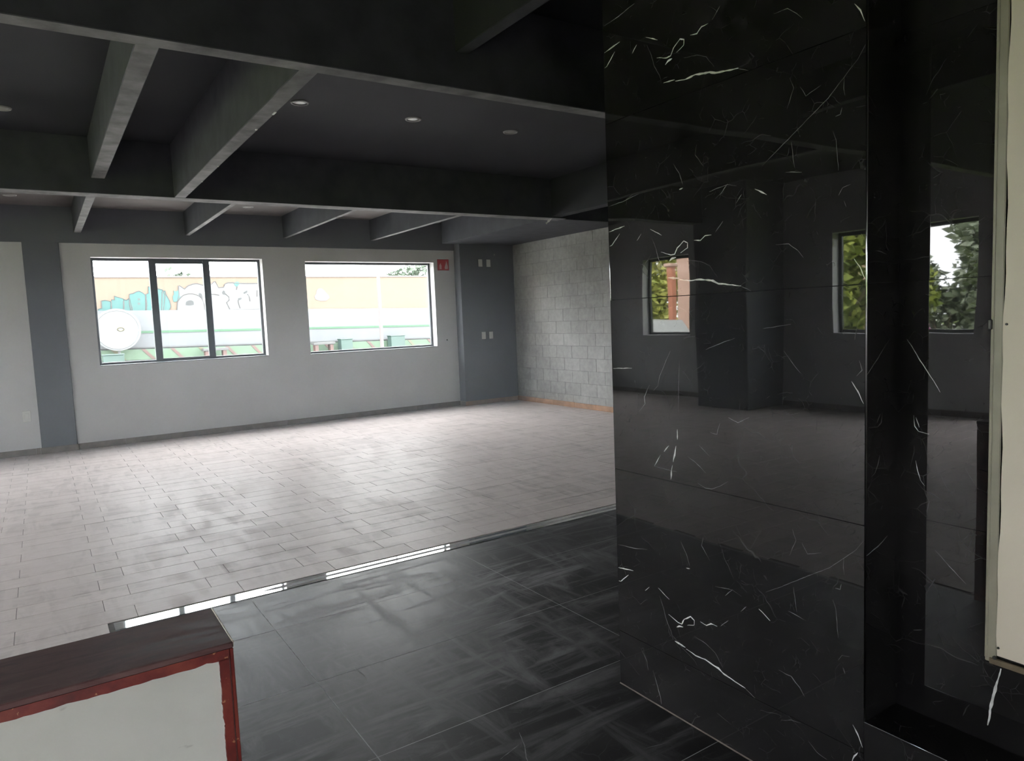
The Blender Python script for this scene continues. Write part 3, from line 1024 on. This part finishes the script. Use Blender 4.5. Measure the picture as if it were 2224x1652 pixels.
VN = [(0.0022,[(1.046,1.395),(1.009,1.336),(0.982,1.294),(0.956,1.251)]),(0.0022,[(1.026,1.182),(1.022,1.151),(1.012,1.138),(0.984,1.133)]),(0.0028,[(1.019,1.176),(1.01,1.149)]),(0.0022,[(1.019,1.054),(1.012,1.023),(1.005,1.0),(0.993,0.985)]),(0.008,[(0.796,0.535),(0.806,0.485),(0.816,0.438),(0.824,0.366)]),(0.0015,[(1.02,0.56),(0.995,0.569)]),(0.0014,[(0.964,0.81),(0.932,0.78),(0.884,0.737)])]

SLABS = [(0.0, 0.224, VC, 0, 0.0), (0.224, 0.887, VA, 0, 0.0), (0.887, 1.550, VB, 0, 0.0000), (1.550, 2.213, VA, 1.326, 0.0011), (2.213, 2.876, VA, 1.989, -0.0006), (2.876, ZC, [], 0, 0)]
for z0, z1, veins, dz, tilt in SLABS:
    mb = MB()
    g = 0.0008
    y0, y1 = YN + 0.002, YE - 0.002
    xa, xb = MX - tilt, MX + tilt                  # top / bottom set-out: neighbouring slabs lean a touch differently
    c = 0.0006
    # front face with chamfered joints, then the block behind it
    def XX(z, z0=z0, z1=z1, xa=xa, xb=xb):
        return xb + (xa - xb) * (z - z0) / (z1 - z0)
    prof = [(z0 + g, XX(z0) + c), (z0 + g + c, XX(z0)), (z1 - g - c, XX(z1)), (z1 - g, XX(z1) + c)]
    vs = [(x, y0, z) for z, x in prof] + [(x, y1, z) for z, x in prof] + [(MX + TH, y0, z0 + g), (MX + TH, y0, z1 - g), (MX + TH, y1, z0 + g), (MX + TH, y1, z1 - g)]
    fs = [(0, 1, 5, 4), (1, 2, 6, 5), (2, 3, 7, 6), (0, 3, 9, 8), (4, 10, 11, 7), (8, 9, 11, 10), (0, 4, 10, 8), (3, 9, 11, 7), (0, 3, 2, 1), (4, 5, 6, 7)]
    mb.add(vs, fs, 0)
    for w, pts in veins:
        q = [(min(max(a, y0 + 0.002), y1 - 0.002), b + dz) for a, b in pts]
        ribbon(mb, q, w, lambda a, b, o: (XX(b) - o, a, b), 0.00025, 1 if w > 0.0030 else 2)
    mb.build('slab', [M['marble'], M['vein'], M['vein_dim']], wm, fix=True)
# far end face of the pier
MB().box(MX + 0.004, 2.75, YE - TH, YE, 0.002, ZC - .002).build('slab', M['marble'], wm)
# niche: far return, sill, back slabs, head, near return
rt = MB().box(MX + 0.004, NX, YN, YN + TH, ZS, ZNT)
ribbon(rt, [(1.86, 0.80), (1.92, 0.815), (1.97, 0.835)], 0.003, lambda a, b, o: (a, YN - o, b), 0.0003, 1)
rt.build('slab', [M['marble'], M['vein_dim']], wm)
MB().box(MX, NX + TH, YN0, YN, ZS - TH, ZS).build('slab', M['marble'], wm)
for z0, z1, tl in ((ZS, 0.89, 0.0), (0.89, 1.555, 0.0), (1.555, 2.22, 0.0012), (2.22, ZNT, -0.0006)):
    mb = MB()
    g = 0.0008
    vs = [(NX + tl, YN0, z0 + g), (NX + tl, YN, z0 + g), (NX - tl, YN, z1 - g), (NX - tl, YN0, z1 - g),
          (NX + TH, YN0, z0 + g), (NX + TH, YN, z0 + g), (NX + TH, YN, z1 - g), (NX + TH, YN0, z1 - g)]
    mb.add(vs, [(0, 1, 2, 3), (4, 7, 6, 5), (0, 4, 5, 1), (1, 5, 6, 2), (2, 6, 7, 3), (3, 7, 4, 0)], 0)
    for w, pts in VN:
        if z0 + 0.02 < pts[0][1] < z1 - 0.02:
            q = [(a, min(max(b, z0 + .004), z1 - .004)) for a, b in pts]
            ribbon(mb, q, w, lambda a, b, o: (NX - abs(tl) - o, a, b), 0.0003, 1 if w > 0.0019 else 2)
    mb.build('slab', [M['marble'], M['vein'], M['vein_dim']], wm)
MB().box(MX, NX + TH, YN0, YN, ZNT, ZNT + TH).build('slab', M['marble'], wm)
MB().box(MX, NX, YN0 - TH, YN0, ZS, ZNT).build('slab', M['marble'], wm)
MB().box(MX, MX + TH, YF + .01, YN0 - TH, 0.002, ZC - .002).build('slab', M['marble'], wm)
MB().box(MX, MX + TH, YN0 - TH, YN, 0.002, ZS - TH).build('slab', M['marble'], wm)
MB().box(MX, MX + TH, YN0 - TH, YN, ZNT + TH, ZC - .002).build('slab', M['marble'], wm)
# slim chrome corner profiles
MB().tube([(MX + 0.003, YE - 0.003, 0.002), (MX + 0.003, YE - 0.003, ZC - 0.01)], 0.0026, 12).build('edge_trim', M['chrome'], wm, smooth=True)
MB().tube([(MX + 0.003, YN + 0.000, ZS), (MX + 0.003, YN + 0.000, ZNT)], 0.0026, 12).build('edge_trim', M['chrome'], wm, smooth=True)
MB().tube([(MX + 0.001, YN0, ZS), (MX + 0.001, YN, ZS)], 0.0016, 8).build('edge_trim', M['chrome'], wm, smooth=True)
# pale sealant line at the foot of the pier
MB().prism([(MX - 0.004, 0.0), (MX, 0.0), (MX, 0.003)], 'y', YN0, YE).build('sealant', M['baseboard_brown'], wm)

# ---- white access panel in the niche
PX = NX - 0.003
t = thing('access_panel', 'off-white panel in an olive metal frame on the marble niche back', 'panel', (PX, 0.5, 0.55))
yl, zb, zt, yr = 0.831, 0.548, 2.80, 0.19
fw = 0.026
MB().cbox(PX - 0.007, PX, yl - fw, yl, zb, zt, 0.002).build('frame_stile', M['frame_olive'], t)
MB().cbox(PX - 0.010, PX - 0.006, yl - 0.007, yl, zb + 0.01, zt, 0.0015).build('frame_bead', M['frame_olive'], t)
o = MB().cbox(PX - 0.009, PX, yr, yl - fw * 0.4, zb - 0.004, zb + 0.013, 0.002).build('frame_rail', M['frame_brown'], t)
o['label'] = 'brown rusty bottom rail'
MB().cbox(PX - 0.009, PX, yr, yl - fw, zt - 0.026, zt, 0.003).build('frame_rail', M['frame_olive'], t)
# the sheet has a slightly wavy near edge
n = 40
poly = []
for i in range(n + 1):
    z = zb + 0.022 + (zt - 0.03 - zb - 0.022) * i / n
    poly.append((yl - fw - 0.002 + 0.0022 * math.sin(i * 0.55) + 0.0015 * math.sin(i * 1.7), z))
poly += [(yr, zt - 0.03), (yr, zb + 0.022)]
MB().prism(poly, 'x', PX - 0.0055, PX - 0.001).build('sheet', M['white_panel'], t)
for yy, zz in ((0.797, 1.433), (0.812 - 0.012, 0.592)):
    MB().tube([(PX - 0.005, yy, zz), (PX - 0.0085, yy, zz)], [0.0032, 0.0026], 12).build('screw', M['black_plastic'], t)
MB().cbox(PX - 0.018, PX - 0.005, yl - 0.004, yl + 0.004, 1.420, 1.446, 0.002).build('latch', M['black_plastic'], t)
MB().cbox(PX - 0.0085, PX - 0.005, 0.776, 0.795, 2.212, 2.30, 0.002).build('tape', M['frame_brown'], t)
MB().tube([(PX - 0.007, yl - fw + 0.002, zb + 0.016), (PX - 0.011, yl - fw + 0.002, zb + 0.016)], 0.005, 10).build('bolt', M['black_plastic'], t)

# ================================================================== HALF WALL (left foreground)
HX, HY0, HY1, HZ = 0.262, 1.408, 1.612, 0.90
HL = -2.2
t = thing('half_wall', 'white plastered half wall with dark cap and chipped red trim', 'half wall', (HX, HY0, 0))
MB().box(HL, HX - 0.012, HY0 + 0.006, HY1 - 0.006, 0.0, HZ - 0.02).build('body', M['white_plaster'], t)
MB().cbox(HL, HX, HY0 - 0.001, HY1, HZ - 0.012, HZ, 0.002).build('cap', M['cap'], t)
MB().cbox(HX - 0.0015, HX + 0.0018, HY0 + 0.004, HY1, HZ - 0.012, HZ + 0.0012, 0.0008).build('cap_edge_highlight', M['cream_highlight'], t)  # edge highlight of the cap, painted as a thin cream strip


def ragged(x0, x1, z0, z1, along):
    """front trim board whose inner edge is unevenly painted"""
    pts = []
    n = 240
    if along == 'x':
        pts = [(x1, z1), (x0, z1)]
        for i in range(n + 1):
            x = x0 + (x1 - x0) * i / n
            pts.append((x, z0 + 0.0020 * mnoise.noise(Vector((x * 26, 0, 1))) + 0.0026 * mnoise.noise(Vector((x * 210, 0, 5)))))
    else:
        pts = [(x1, z0), (x1, z1)]
        for i in range(n + 1):
            z = z1 + (z0 - z1) * i / n
            pts.append((x0 + 0.0020 * mnoise.noise(Vector((z * 40, 3, 1))) + 0.0016 * mnoise.noise(Vector((z * 210, 0, 7))), z))
    return pts


MB().prism(ragged(HL, HX - 0.0085, HZ - 0.031, HZ - 0.012, 'x'), 'y', HY0 - 0.0005, HY0 + 0.010).build('top_trim', M['red_trim'], t)
MB().prism(ragged(HX - 0.0265, HX - 0.0095, 0.0, HZ - 0.030, 'z'), 'y', HY0 - 0.0005, HY0 + 0.010).build('corner_trim', M['red_trim'], t)
MB().cbox(HX - 0.0065, HX, HY0 + 0.0005, HY1 - 0.002, 0.0, HZ - 0.012, 0.0012).build('corner_trim', M['red_trim'], t)
MB().box(HX - 0.012, HX - 0.006, HY0 + 0.007, HY1 - 0.004, 0.0, HZ - 0.013).build('groove', M['cap'], t)

# ================================================================== OUTSIDE, across the street
o = MB().box(-30, 40, YB + 0.25, 60, 0.0, 0.45).build('street', M['ext_ground'])
tag(o, 'pale sunlit street outside the back windows', 'street', kind='structure')
o = MB().box(-60, XL - 0.22, -30, 60, -0.6, -0.15).build('garden', M['ext_grass'])
tag(o, 'green lawn outside the left windows', 'lawn', kind='structure')
o = MB().box(XL - 0.22, 30, -40, YF - 0.25, -0.6, -0.12).build('forecourt', M['grout_dark'])
tag(o, 'dark paved forecourt outside the entrance', 'forecourt', kind='structure')


def SL(x):                      # the street falls gently to the right
    return -0.019 * (x - 5)


YW = 26.0
t_wall = t = thing('street_wall', 'long street wall, white below with green stripe and orange above', 'wall', (6, YW, 0.45))
X0, X1 = -14.0, 30.0


def band(name, zl0, zl1, y0, mt, slope=True):
    a, b = (SL(X0), SL(X1)) if slope else (0, 0)
    vs = [(X0, y0, zl0 + a), (X1, y0, zl0 + b), (X1, y0, zl1 + b), (X0, y0, zl1 + a),
          (X0, YW + .4, zl0 + a), (X1, YW + .4, zl0 + b), (X1, YW + .4, zl1 + b), (X0, YW + .4, zl1 + a)]
    return MB().add(vs, [(0, 1, 2, 3), (4, 7, 6, 5), (0, 4, 5, 1), (3, 2, 6, 7), (0, 3, 7, 4), (1, 5, 6, 2)]).build(name, mt, t)


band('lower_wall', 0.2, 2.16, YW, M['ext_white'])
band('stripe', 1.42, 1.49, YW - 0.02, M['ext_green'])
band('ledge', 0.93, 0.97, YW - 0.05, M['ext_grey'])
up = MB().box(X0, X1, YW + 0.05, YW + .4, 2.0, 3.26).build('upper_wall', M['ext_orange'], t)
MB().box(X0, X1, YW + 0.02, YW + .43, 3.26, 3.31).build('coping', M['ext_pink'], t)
# kerb painted green with slanted red and yellow bars
t2 = thing('painted_kerb', 'green street kerb with slanted red and yellow bars below the white wall', 'kerb', (6, YW - 0.1, 0.45))
for i in range(26):
    a = -6 + i * 0.86
    b = a + 0.86
    vs = []
    zl = 0.56
    for yy in (YW - 0.12, YW - 0.02):
        vs += [(a, yy, zl + SL(a)), (b, yy, zl + SL(b)), (b, yy, 0.90 + SL(b)), (a, yy, 0.90 + SL(a))]
    q = [(0, 1, 2, 3), (4, 7, 6, 5), (0, 4, 5, 1), (3, 2, 6, 7), (0, 3, 7, 4), (1, 5, 6, 2)]
    MB().add(vs, q).build('kerb_stone', M['ext_kerb_green'], t2)
    vs = []
    for yy in (YW - 0.135, YW - 0.11):
        vs += [(a + 0.42, yy, zl + SL(a)), (a + 0.54, yy, zl + SL(a)), (a + 0.24, yy, 0.90 + SL(a)), (a + 0.12, yy, 0.90 + SL(a))]
    MB().add(vs, q).build('bar', M['ext_red'] if i % 3 else M['ext_yellow'], t2)


# graffiti: bubble letters on the upper wall
def blob(cx, cz, rx, rz, spikes, seed, n=48):
    rnd = random.Random(seed)
    ph = [rnd.uniform(0, 6.28) for _ in range(4)]
    pts = []
    for i in range(n):
        a = 2 * math.pi * i / n
        r_ = 1 + 0.07 * math.sin(3 * a + ph[0]) + spikes * 0.09 * math.sin(7 * a + ph[1]) + 0.04 * math.sin(11 * a + ph[2])
        pts.append((cx + rx * r_ * math.cos(a), cz + rz * r_ * math.sin(a)))
    return pts


SWALL = t_wall
ZB = 2.14


def paint(name, poly, y, mt, parent, d=0.012):
    poly = [(a, max(b, ZB)) for a, b in poly]
    return MB().prism(poly, 'y', YW + y, YW + y + d).build(name, mt, parent)


def stroke(poly, parent, y, r=0.017, closed=True, mt='graffiti_line'):
    q = [(a, YW + y, max(b, ZB)) for a, b in poly]
    if closed:
        q.append(q[0])
    return MB().tube(q, r, 6).build('outline', M[mt], parent)


CY_LET = [[(1.612, 2.165), (1.621, 2.274), (1.729, 2.305), (1.734, 2.535), (1.845, 2.551), (1.996, 2.503), (2.004, 2.353), (1.982, 2.154)],
          [(1.978, 2.154), (2.006, 2.508), (2.03, 2.569), (2.104, 2.554), (2.107, 2.678), (2.231, 2.632), (2.356, 2.585), (2.361, 2.478), (2.341, 2.143)],
          [(2.331, 2.143), (2.349, 2.5), (2.38, 2.567), (2.442, 2.539), (2.531, 2.608), (2.582, 2.293), (2.59, 2.136)],
          [(2.55, 2.139), (2.52, 2.4), (2.523, 2.608), (2.541, 2.736), (2.648, 2.752), (2.743, 2.811), (2.829, 2.828), (2.922, 2.777), (3.007, 2.69), (3.02, 2.4), (2.984, 2.124)],
          [(2.97, 2.124), (3.003, 2.713), (3.094, 2.757), (3.1, 2.972), (3.323, 2.918), (3.52, 2.862), (3.582, 2.673), (3.496, 2.168)],
          [(3.438, 2.169), (3.505, 2.8), (3.594, 2.831), (3.61, 2.704), (3.655, 2.619), (3.705, 2.501), (3.733, 2.31), (3.659, 2.159)]]
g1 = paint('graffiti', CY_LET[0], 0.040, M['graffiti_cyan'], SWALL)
g1['label'] = 'cyan bubble-letter graffiti'
for i, L in enumerate(CY_LET):
    if i:
        paint('letter', L, 0.040 - 0.004 * (i % 2), M['graffiti_cyan'], g1)
    stroke(L, g1, 0.036, 0.014)
for cx, cz in ((2.80, 2.56), (2.79, 2.42)):
    paint('letter_hole', blob(cx, cz, .035, .035, 0, 3, 14), 0.030, M['graffiti_line'], g1)
BODY = [(3.912, 2.135), (3.949, 2.496), (4.004, 2.708), (4.009, 2.989), (4.064, 2.984), (4.194, 2.876), (4.301, 2.982), (4.466, 3.045), (4.587, 3.055), (4.766, 3.01), (4.927, 2.976), (5.055, 3.041), (5.122, 3.105), (5.175, 3.127), (5.273, 2.908), (5.442, 2.928), (5.469, 3.015), (5.579, 3.081), (5.749, 3.079), (5.896, 3.056), (6.219, 3.049), (6.569, 3.047), (6.833, 3.027), (6.888, 2.845), (6.824, 2.573), (6.812, 2.073)]
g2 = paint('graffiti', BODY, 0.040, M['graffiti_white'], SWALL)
g2['label'] = 'white bubble-letter graffiti with grey holes'
stroke(BODY, g2, 0.038)
DOME = [(3.902, 2.139), (3.938, 2.411), (4.012, 2.559), (4.139, 2.674), (4.282, 2.721), (4.442, 2.719), (4.598, 2.656), (4.712, 2.546), (4.769, 2.349), (4.762, 2.114)]
paint('letter', DOME, 0.034, M['graffiti_white'], g2)
stroke(DOME, g2, 0.032)
for L in ([(4.184, 2.341), (4.202, 2.448), (4.275, 2.49), (4.365, 2.498), (4.433, 2.465), (4.448, 2.346), (4.312, 2.321)], [(4.618, 2.699), (4.655, 2.746), (4.713, 2.697), (4.742, 2.545), (4.674, 2.59)],
          [(5.377, 2.753), (5.424, 2.818), (5.473, 2.773), (5.455, 2.664), (5.393, 2.687)], [(6.077, 2.732), (6.224, 2.808), (6.196, 2.719), (6.107, 2.687)], [(5.88, 2.534), (6.001, 2.561), (6.008, 2.51), (5.897, 2.467)]):
    paint('letter_hole', L, 0.026, M['graffiti_grey'], g2)
for L in ([(5.479, 2.707), (5.587, 2.595), (5.589, 2.485), (5.499, 2.398), (5.552, 2.264), (5.588, 2.175)], [(5.888, 2.945), (5.855, 2.835)], [(6.214, 2.674), (6.273, 2.583), (6.284, 2.426)],
          [(5.887, 2.479), (5.89, 2.367), (5.937, 2.188)], [(5.03, 2.692), (5.133, 2.691), (5.276, 2.656)], [(6.552, 2.804), (6.536, 2.579)]):
    stroke(L, g2, 0.036, 0.02, closed=False)
paint('accent', [(3.818, 2.456), (3.802, 2.627), (3.857, 2.711), (3.846, 2.827), (3.922, 2.795), (3.994, 2.847), (4.014, 2.708), (4.035, 2.601), (3.949, 2.496), (3.896, 2.455)], 0.028, M['graffiti_cyan'], g2)
paint('accent', [(5.783, 3.024), (5.836, 3.105), (5.932, 3.111), (5.986, 3.056), (5.923, 2.985), (5.861, 2.928)], 0.028, M['graffiti_cyan'], g2)
B3 = [(8.592, 2.551), (8.671, 2.644), (8.691, 2.762), (8.768, 2.837), (8.878, 2.842), (8.983, 2.77), (9.05, 2.662), (9.131, 2.589), (9.162, 2.493), (9.032, 2.388), (8.836, 2.38), (8.645, 2.432)]
g3 = paint('graffiti', B3, 0.036, M['graffiti_white'], SWALL)
g3['label'] = 'single white graffiti tag'

# round white sign on a post
t = thing('round_sign', 'large round white street sign with a small ochre emblem', 'sign', (2.1, YW - 0.6, 0.45))
c = (2.06, YW - 0.6, 1.60)
MB().tube([(c[0], c[1], c[2]), (c[0], c[1] + 0.05, c[2])], 0.66, 48).build('disc', M['graffiti_white'], t)
rim = MB()
rim.tube([(c[0] + 0.60 * math.cos(a * math.pi / 24), c[1] - 0.004, c[2] + 0.60 * math.sin(a * math.pi / 24)) for a in range(48)], 0.012, 6)
rim.build('ring', M['ext_white'], t)
MB().tube([(c[0] + 0.09 + 0.09 * math.cos(a * math.pi / 12), c[1] - 0.004, c[2] + 0.01 + 0.055 * math.sin(a * math.pi / 12)) for a in range(25)], 0.016, 6).build('emblem', M['ext_yellow'], t)
MB().tube([(c[0], c[1] + 0.06, 0.45), (c[0], c[1] + 0.06, 1.6)], 0.04, 10).build('post', M['ext_grey'], t)

# dark green bins and a green bench box along the kerb
for x0, x1, z0, z1, lab in ((9.28, 9.72, 0.50, 0.95, 'dark green street box left of the pale lamp post'), (11.28, 11.86, 0.50, 0.98, 'dark green street box right of the pale lamp post'),
                            (1.55, 2.12, 0.45, 0.86, 'dark green street box below the round white sign')):
    yb = YW - 0.6 if x0 > 3 else YW - 1.35
    t = thing('street_box', lab, 'street box', ((x0 + x1) / 2, YW - 0.5, 0.45), group='dark green boxes along the kerb')
    MB().cbox(x0, x1, yb, yb + 0.36, 0.45, z1 - 0.03, 0.01).build('body', M['ext_dark_green'], t)
    MB().cbox(x0 - 0.02, x1 + 0.02, yb - 0.02, yb + 0.38, z1 - 0.03, z1, 0.008).build('lid', M['ext_dark_green'], t)
for x, lab in ((4.9, 'low grey street bench below the white graffiti'), (8.62, 'low grey street bench seen through the wide window')):
    t = thing('street_bench', lab, 'bench', (x, YW - 0.5, 0.45))
    MB().cbox(x - 0.4, x + 0.4, YW - 0.7, YW - 0.35, 0.78, 0.86, 0.01).build('seat', M['ext_grey'], t)
    for dx in (-0.28, 0.28):
        MB().cbox(x + dx - 0.06, x + dx + 0.06, YW - 0.66, YW - 0.39, 0.45, 0.78, 0.008).build('leg', M['ext_red'], t)
# pale lamp post
xp, yp = 11.14 * 22 / 26, 22.0
t = thing('lamp_post', 'slim pale pink lamp post standing in front of the street wall', 'lamp post', (xp, yp, 0.45))
MB().tube([(xp, yp, 0.45), (xp, yp, 6.2)], [0.06, 0.045], 12).build('pole', M['ext_pink'], t)
MB().cbox(xp - 0.13, xp + 0.13, yp - 0.13, yp + 0.13, 0.45, 0.56, 0.01).build('base', M['ext_pink'], t)
MB().tube([(xp, yp, 6.15), (xp, yp - 0.5, 6.35), (xp, yp - 1.1, 6.38)], 0.03, 8).build('arm', M['ext_pink'], t)
MB().cbox(xp - 0.09, xp + 0.09, yp - 1.5, yp - 1.05, 6.32, 6.42, 0.02).build('lamp_head', M['ext_grey'], t)


# ---- trees
def tree(name, label, loc, h_tr, crown, leaves, mt, seed, cat='tree', group=None, size=0.16, branches=5):
    rnd = random.Random(seed)
    x, y, z = loc
    t = thing(name, label, cat, loc, group=group)
    if h_tr > 0:
        tr = MB()
        lean = rnd.uniform(-.15, .15)
        tr.tube([(x, y, z), (x + lean * .4, y, z + h_tr * .5), (x + lean, y, z + h_tr)], [0.17, 0.13, 0.09], 9)
        for i in range(branches):
            a = rnd.uniform(0, 6.28)
            L = rnd.uniform(.5, .9)
            s = Vector((x + lean * .8, y, z + h_tr * rnd.uniform(.65, .98)))
            e = s + Vector((math.cos(a) * crown[0] * L, math.sin(a) * crown[1] * L, crown[2] * rnd.uniform(.3, .9)))
            md = (s + e) / 2 + Vector((0, 0, .12))
            tr.tube([s, md, e], [0.06, 0.04, 0.015], 6)
        tr.build('trunk', M['bark'], t)
    cz = z + h_tr + crown[2] * (0.55 if h_tr > 0 else 0.95)
    mb = MB()
    cl = [(rnd.gauss(0, .45), rnd.gauss(0, .45), rnd.gauss(0, .42), rnd.uniform(.28, .5)) for _ in range(16)]
    vs, fs = [], []
    for i in range(leaves):
        c = rnd.choice(cl)
        d = Vector((rnd.gauss(0, 1), rnd.gauss(0, 1), rnd.gauss(0, 1))).normalized() * c[3] * rnd.uniform(.55, 1.0)
        p = Vector((x + (c[0] + d.x) * crown[0], y + (c[1] + d.y) * crown[1], max(z + 0.03, cz + (c[2] + d.z) * crown[2])))
        u = Vector((rnd.gauss(0, 1), rnd.gauss(0, 1), rnd.gauss(0, .6))).normalized()
        w = u.orthogonal().normalized()
        w.rotate(Matrix.Rotation(rnd.uniform(0, 6.28), 3, u))
        s = size * rnd.uniform(.6, 1.3)
        b = len(vs)
        vs += [p - u * s, p + w * s * .5, p + u * s, p - w * s * .5]
        fs.append((b, b + 1, b + 2, b + 3))
    mb.add(vs, fs)
    mb.build('crown', mt, t, fix=False)
    return t


G2 = 'trees behind the street wall'
tree('street_tree', 'small pale tree above the street wall seen in the middle pane', (5.15, 34, 0.45), 2.4, (0.75, 0.8, 0.75), 500, M['leaf_pale'], 2, group=G2, size=.13)
tree('street_tree', 'pale tree behind the street wall just right of the lamp post', (15.2, 34, 0.45), 2.5, (1.0, 1.0, 0.9), 700, M['leaf_pale'], 3, group=G2, size=.15)
tree('street_tree', 'pointed pale tree behind the street wall in the wide window', (18.9, 38.5, 0.45), 2.6, (1.35, 1.0, 1.2), 800, M['leaf_pale'], 4, group=G2, size=.15)
tree('street_tree', 'largest pale tree behind the street wall near the red sign', (24.8, 43.5, 0.45), 3.0, (2.6, 1.6, 2.2), 1600, M['leaf_pale'], 5, group=G2, size=.17)
G3 = 'garden trees mirrored in the marble'
GT = [('yellow-green garden tree mirrored leftmost in the marble', (-15.5, 19.6, -.15), 1.2, (1.3, 1.3, 1.5), 'leaf_yellow', 2600),
      ('tall yellow-green garden tree beyond the salmon house', (-23.0, 26.6, -.15), 1.6, (1.8, 2.3, 2.3), 'leaf_yellow', 3000),
      ('olive garden tree behind the orange gatepost', (-17.2, 13.6, -.15), 1.0, (1.2, 1.2, 1.3), 'leaf', 2600),
      ('tall olive garden tree mirrored at the right edge of the marble column', (-14.5, 11.3, -.15), 1.0, (1.5, 1.6, 2.2), 'leaf', 4200),
      ('yellow-green garden tree beside the tall olive one', (-25.5, 6.0, -.15), 1.1, (1.4, 1.5, 1.8), 'leaf_yellow', 3000),
      ('loose grey-green garden tree mirrored in the niche with sky between its branches', (-14.2, 7.2, -.15), 2.2, (1.1, 1.3, 1.0), 'leaf_grey', 1800),
      ('low grey-green garden tree mirrored behind the loose grey-green one', (-19.6, 11.0, -.15), 0.2, (1.2, 2.0, 1.75), 'leaf_grey', 3200),
      ('olive garden tree outside the passage window', (-13.5, 2.6, -.15), 1.4, (1.7, 1.9, 2.0), 'leaf', 2600),
      ('olive garden tree outside the window nearest the entrance', (-13.5, -2.6, -.15), 1.4, (1.8, 2.0, 2.1), 'leaf', 2600)]
for i, (lab, loc, h, cr, mt, nl) in enumerate(GT):
    tree('garden_tree', lab, loc, h, cr, nl, M[mt], 40 + i, group=G3, size=.15)
tree('garden_shrub', 'emerald shrub on the lawn mirrored low in the marble column', (-11.6, 9.9, -.15), 0, (0.55, 0.7, 0.6), 1500, M['leaf_bright'], 61, cat='shrub', size=.10)
tree('flower_bush', 'magenta flowering bush on the lawn mirrored low in the niche', (-13.0, 8.35, -.15), 0, (0.4, 0.5, 0.5), 700, M['flower'], 62, cat='shrub', size=.08)
# hedge behind the trees
tree('hedge', 'yellow-green hedge in front of the salmon house', (-18.4, 16.8, -.15), 0, (0.7, 2.7, 1.15), 5200, M['leaf_yellow'], 63, cat='hedge', size=.14)
# orange gatepost, salmon house, white car
t = thing('gatepost', 'orange gatepost on the lawn mirrored in the marble', 'gatepost', (-14, 17.0, -.15))
MB().cbox(-14.12, -13.90, 16.90, 17.12, -.15, 2.85, 0.02).build('shaft', M['brick_orange'], t)
MB().cbox(-14.18, -13.84, 16.84, 17.18, 2.85, 2.95, 0.02).build('cap', M['ext_salmon'], t)
t = thing('garden_house', 'salmon house beyond the gatepost mirrored in the marble', 'house', (-20, 19.5, -.15))
MB().box(-25, -20, 15.5, 22.4, -.15, 5.2).build('wall', M['ext_salmon'], t)
MB().prism([(-25.4, 5.2), (-19.6, 5.2), (-22.5, 6.3)], 'y', 15.2, 22.7).build('roof', M['brick_orange'], t)
for yy in (17.6, 20.2):
    f = MB().cbox(-20.0, -19.93, yy, yy + 1.1, 2.5, 3.6, 0.01).build('window_frame', M['ext_white'], t)
    MB().box(-19.94, -19.915, yy + .08, yy + 1.02, 2.58, 3.52).build('pane', M['car_glass'], f)
t = thing('parked_car', 'pale grey car parked on the lawn mirrored in the marble', 'car', (-12.25, 16.3, -.15))
CY = -1.3
prof = [(y_ + CY, z_) for y_, z_ in ((16.0, 0.02), (16.0, 0.66), (16.5, 0.80), (16.9, 1.22), (18.1, 1.26), (18.6, 0.85), (19.1, 0.76), (19.2, 0.02))]
MB().prism(prof, 'x', -13.0, -11.5).build('body', M['car_white'], t)
MB().prism([(16.70 + CY, 0.84), (16.98 + CY, 1.15), (17.45 + CY, 1.18), (17.45 + CY, 0.84)], 'x', -13.01, -11.49).build('side_window', M['car_glass'], t)
MB().prism([(17.52 + CY, 0.84), (17.52 + CY, 1.18), (18.04 + CY, 1.19), (18.38 + CY, 0.84)], 'x', -13.01, -11.49).build('side_window', M['car_glass'], t)
for yy in (16.6 + CY, 18.6 + CY):
    for xx in (-13.02, -11.68):
        MB().tube([(xx, yy, 0.16), (xx + 0.2, yy, 0.16)], 0.31, 20).build('wheel', M['tyre'], t)

# ================================================================== bluish haze added for the glare around the windows
hz, nt, bs = new_mat('glare_haze')
nt.nodes.remove(bs)
vs_ = N(nt, 'ShaderNodeVolumeScatter', Density=0.014, Anisotropy=0.25)
vs_.inputs['Color'].default_value = (0.84, 0.92, 1.0, 1)
nt.links.new(vs_.outputs[0], nt.nodes['Material Output'].inputs['Volume'])
o = MB().box(XL + 0.01, XR - 0.02, 3.58, YB - 0.22, 0.02, 2.66).build('haze', hz)
tag(o, 'thin bluish haze added in the hall to stand in for window glare', 'haze', kind='stuff')
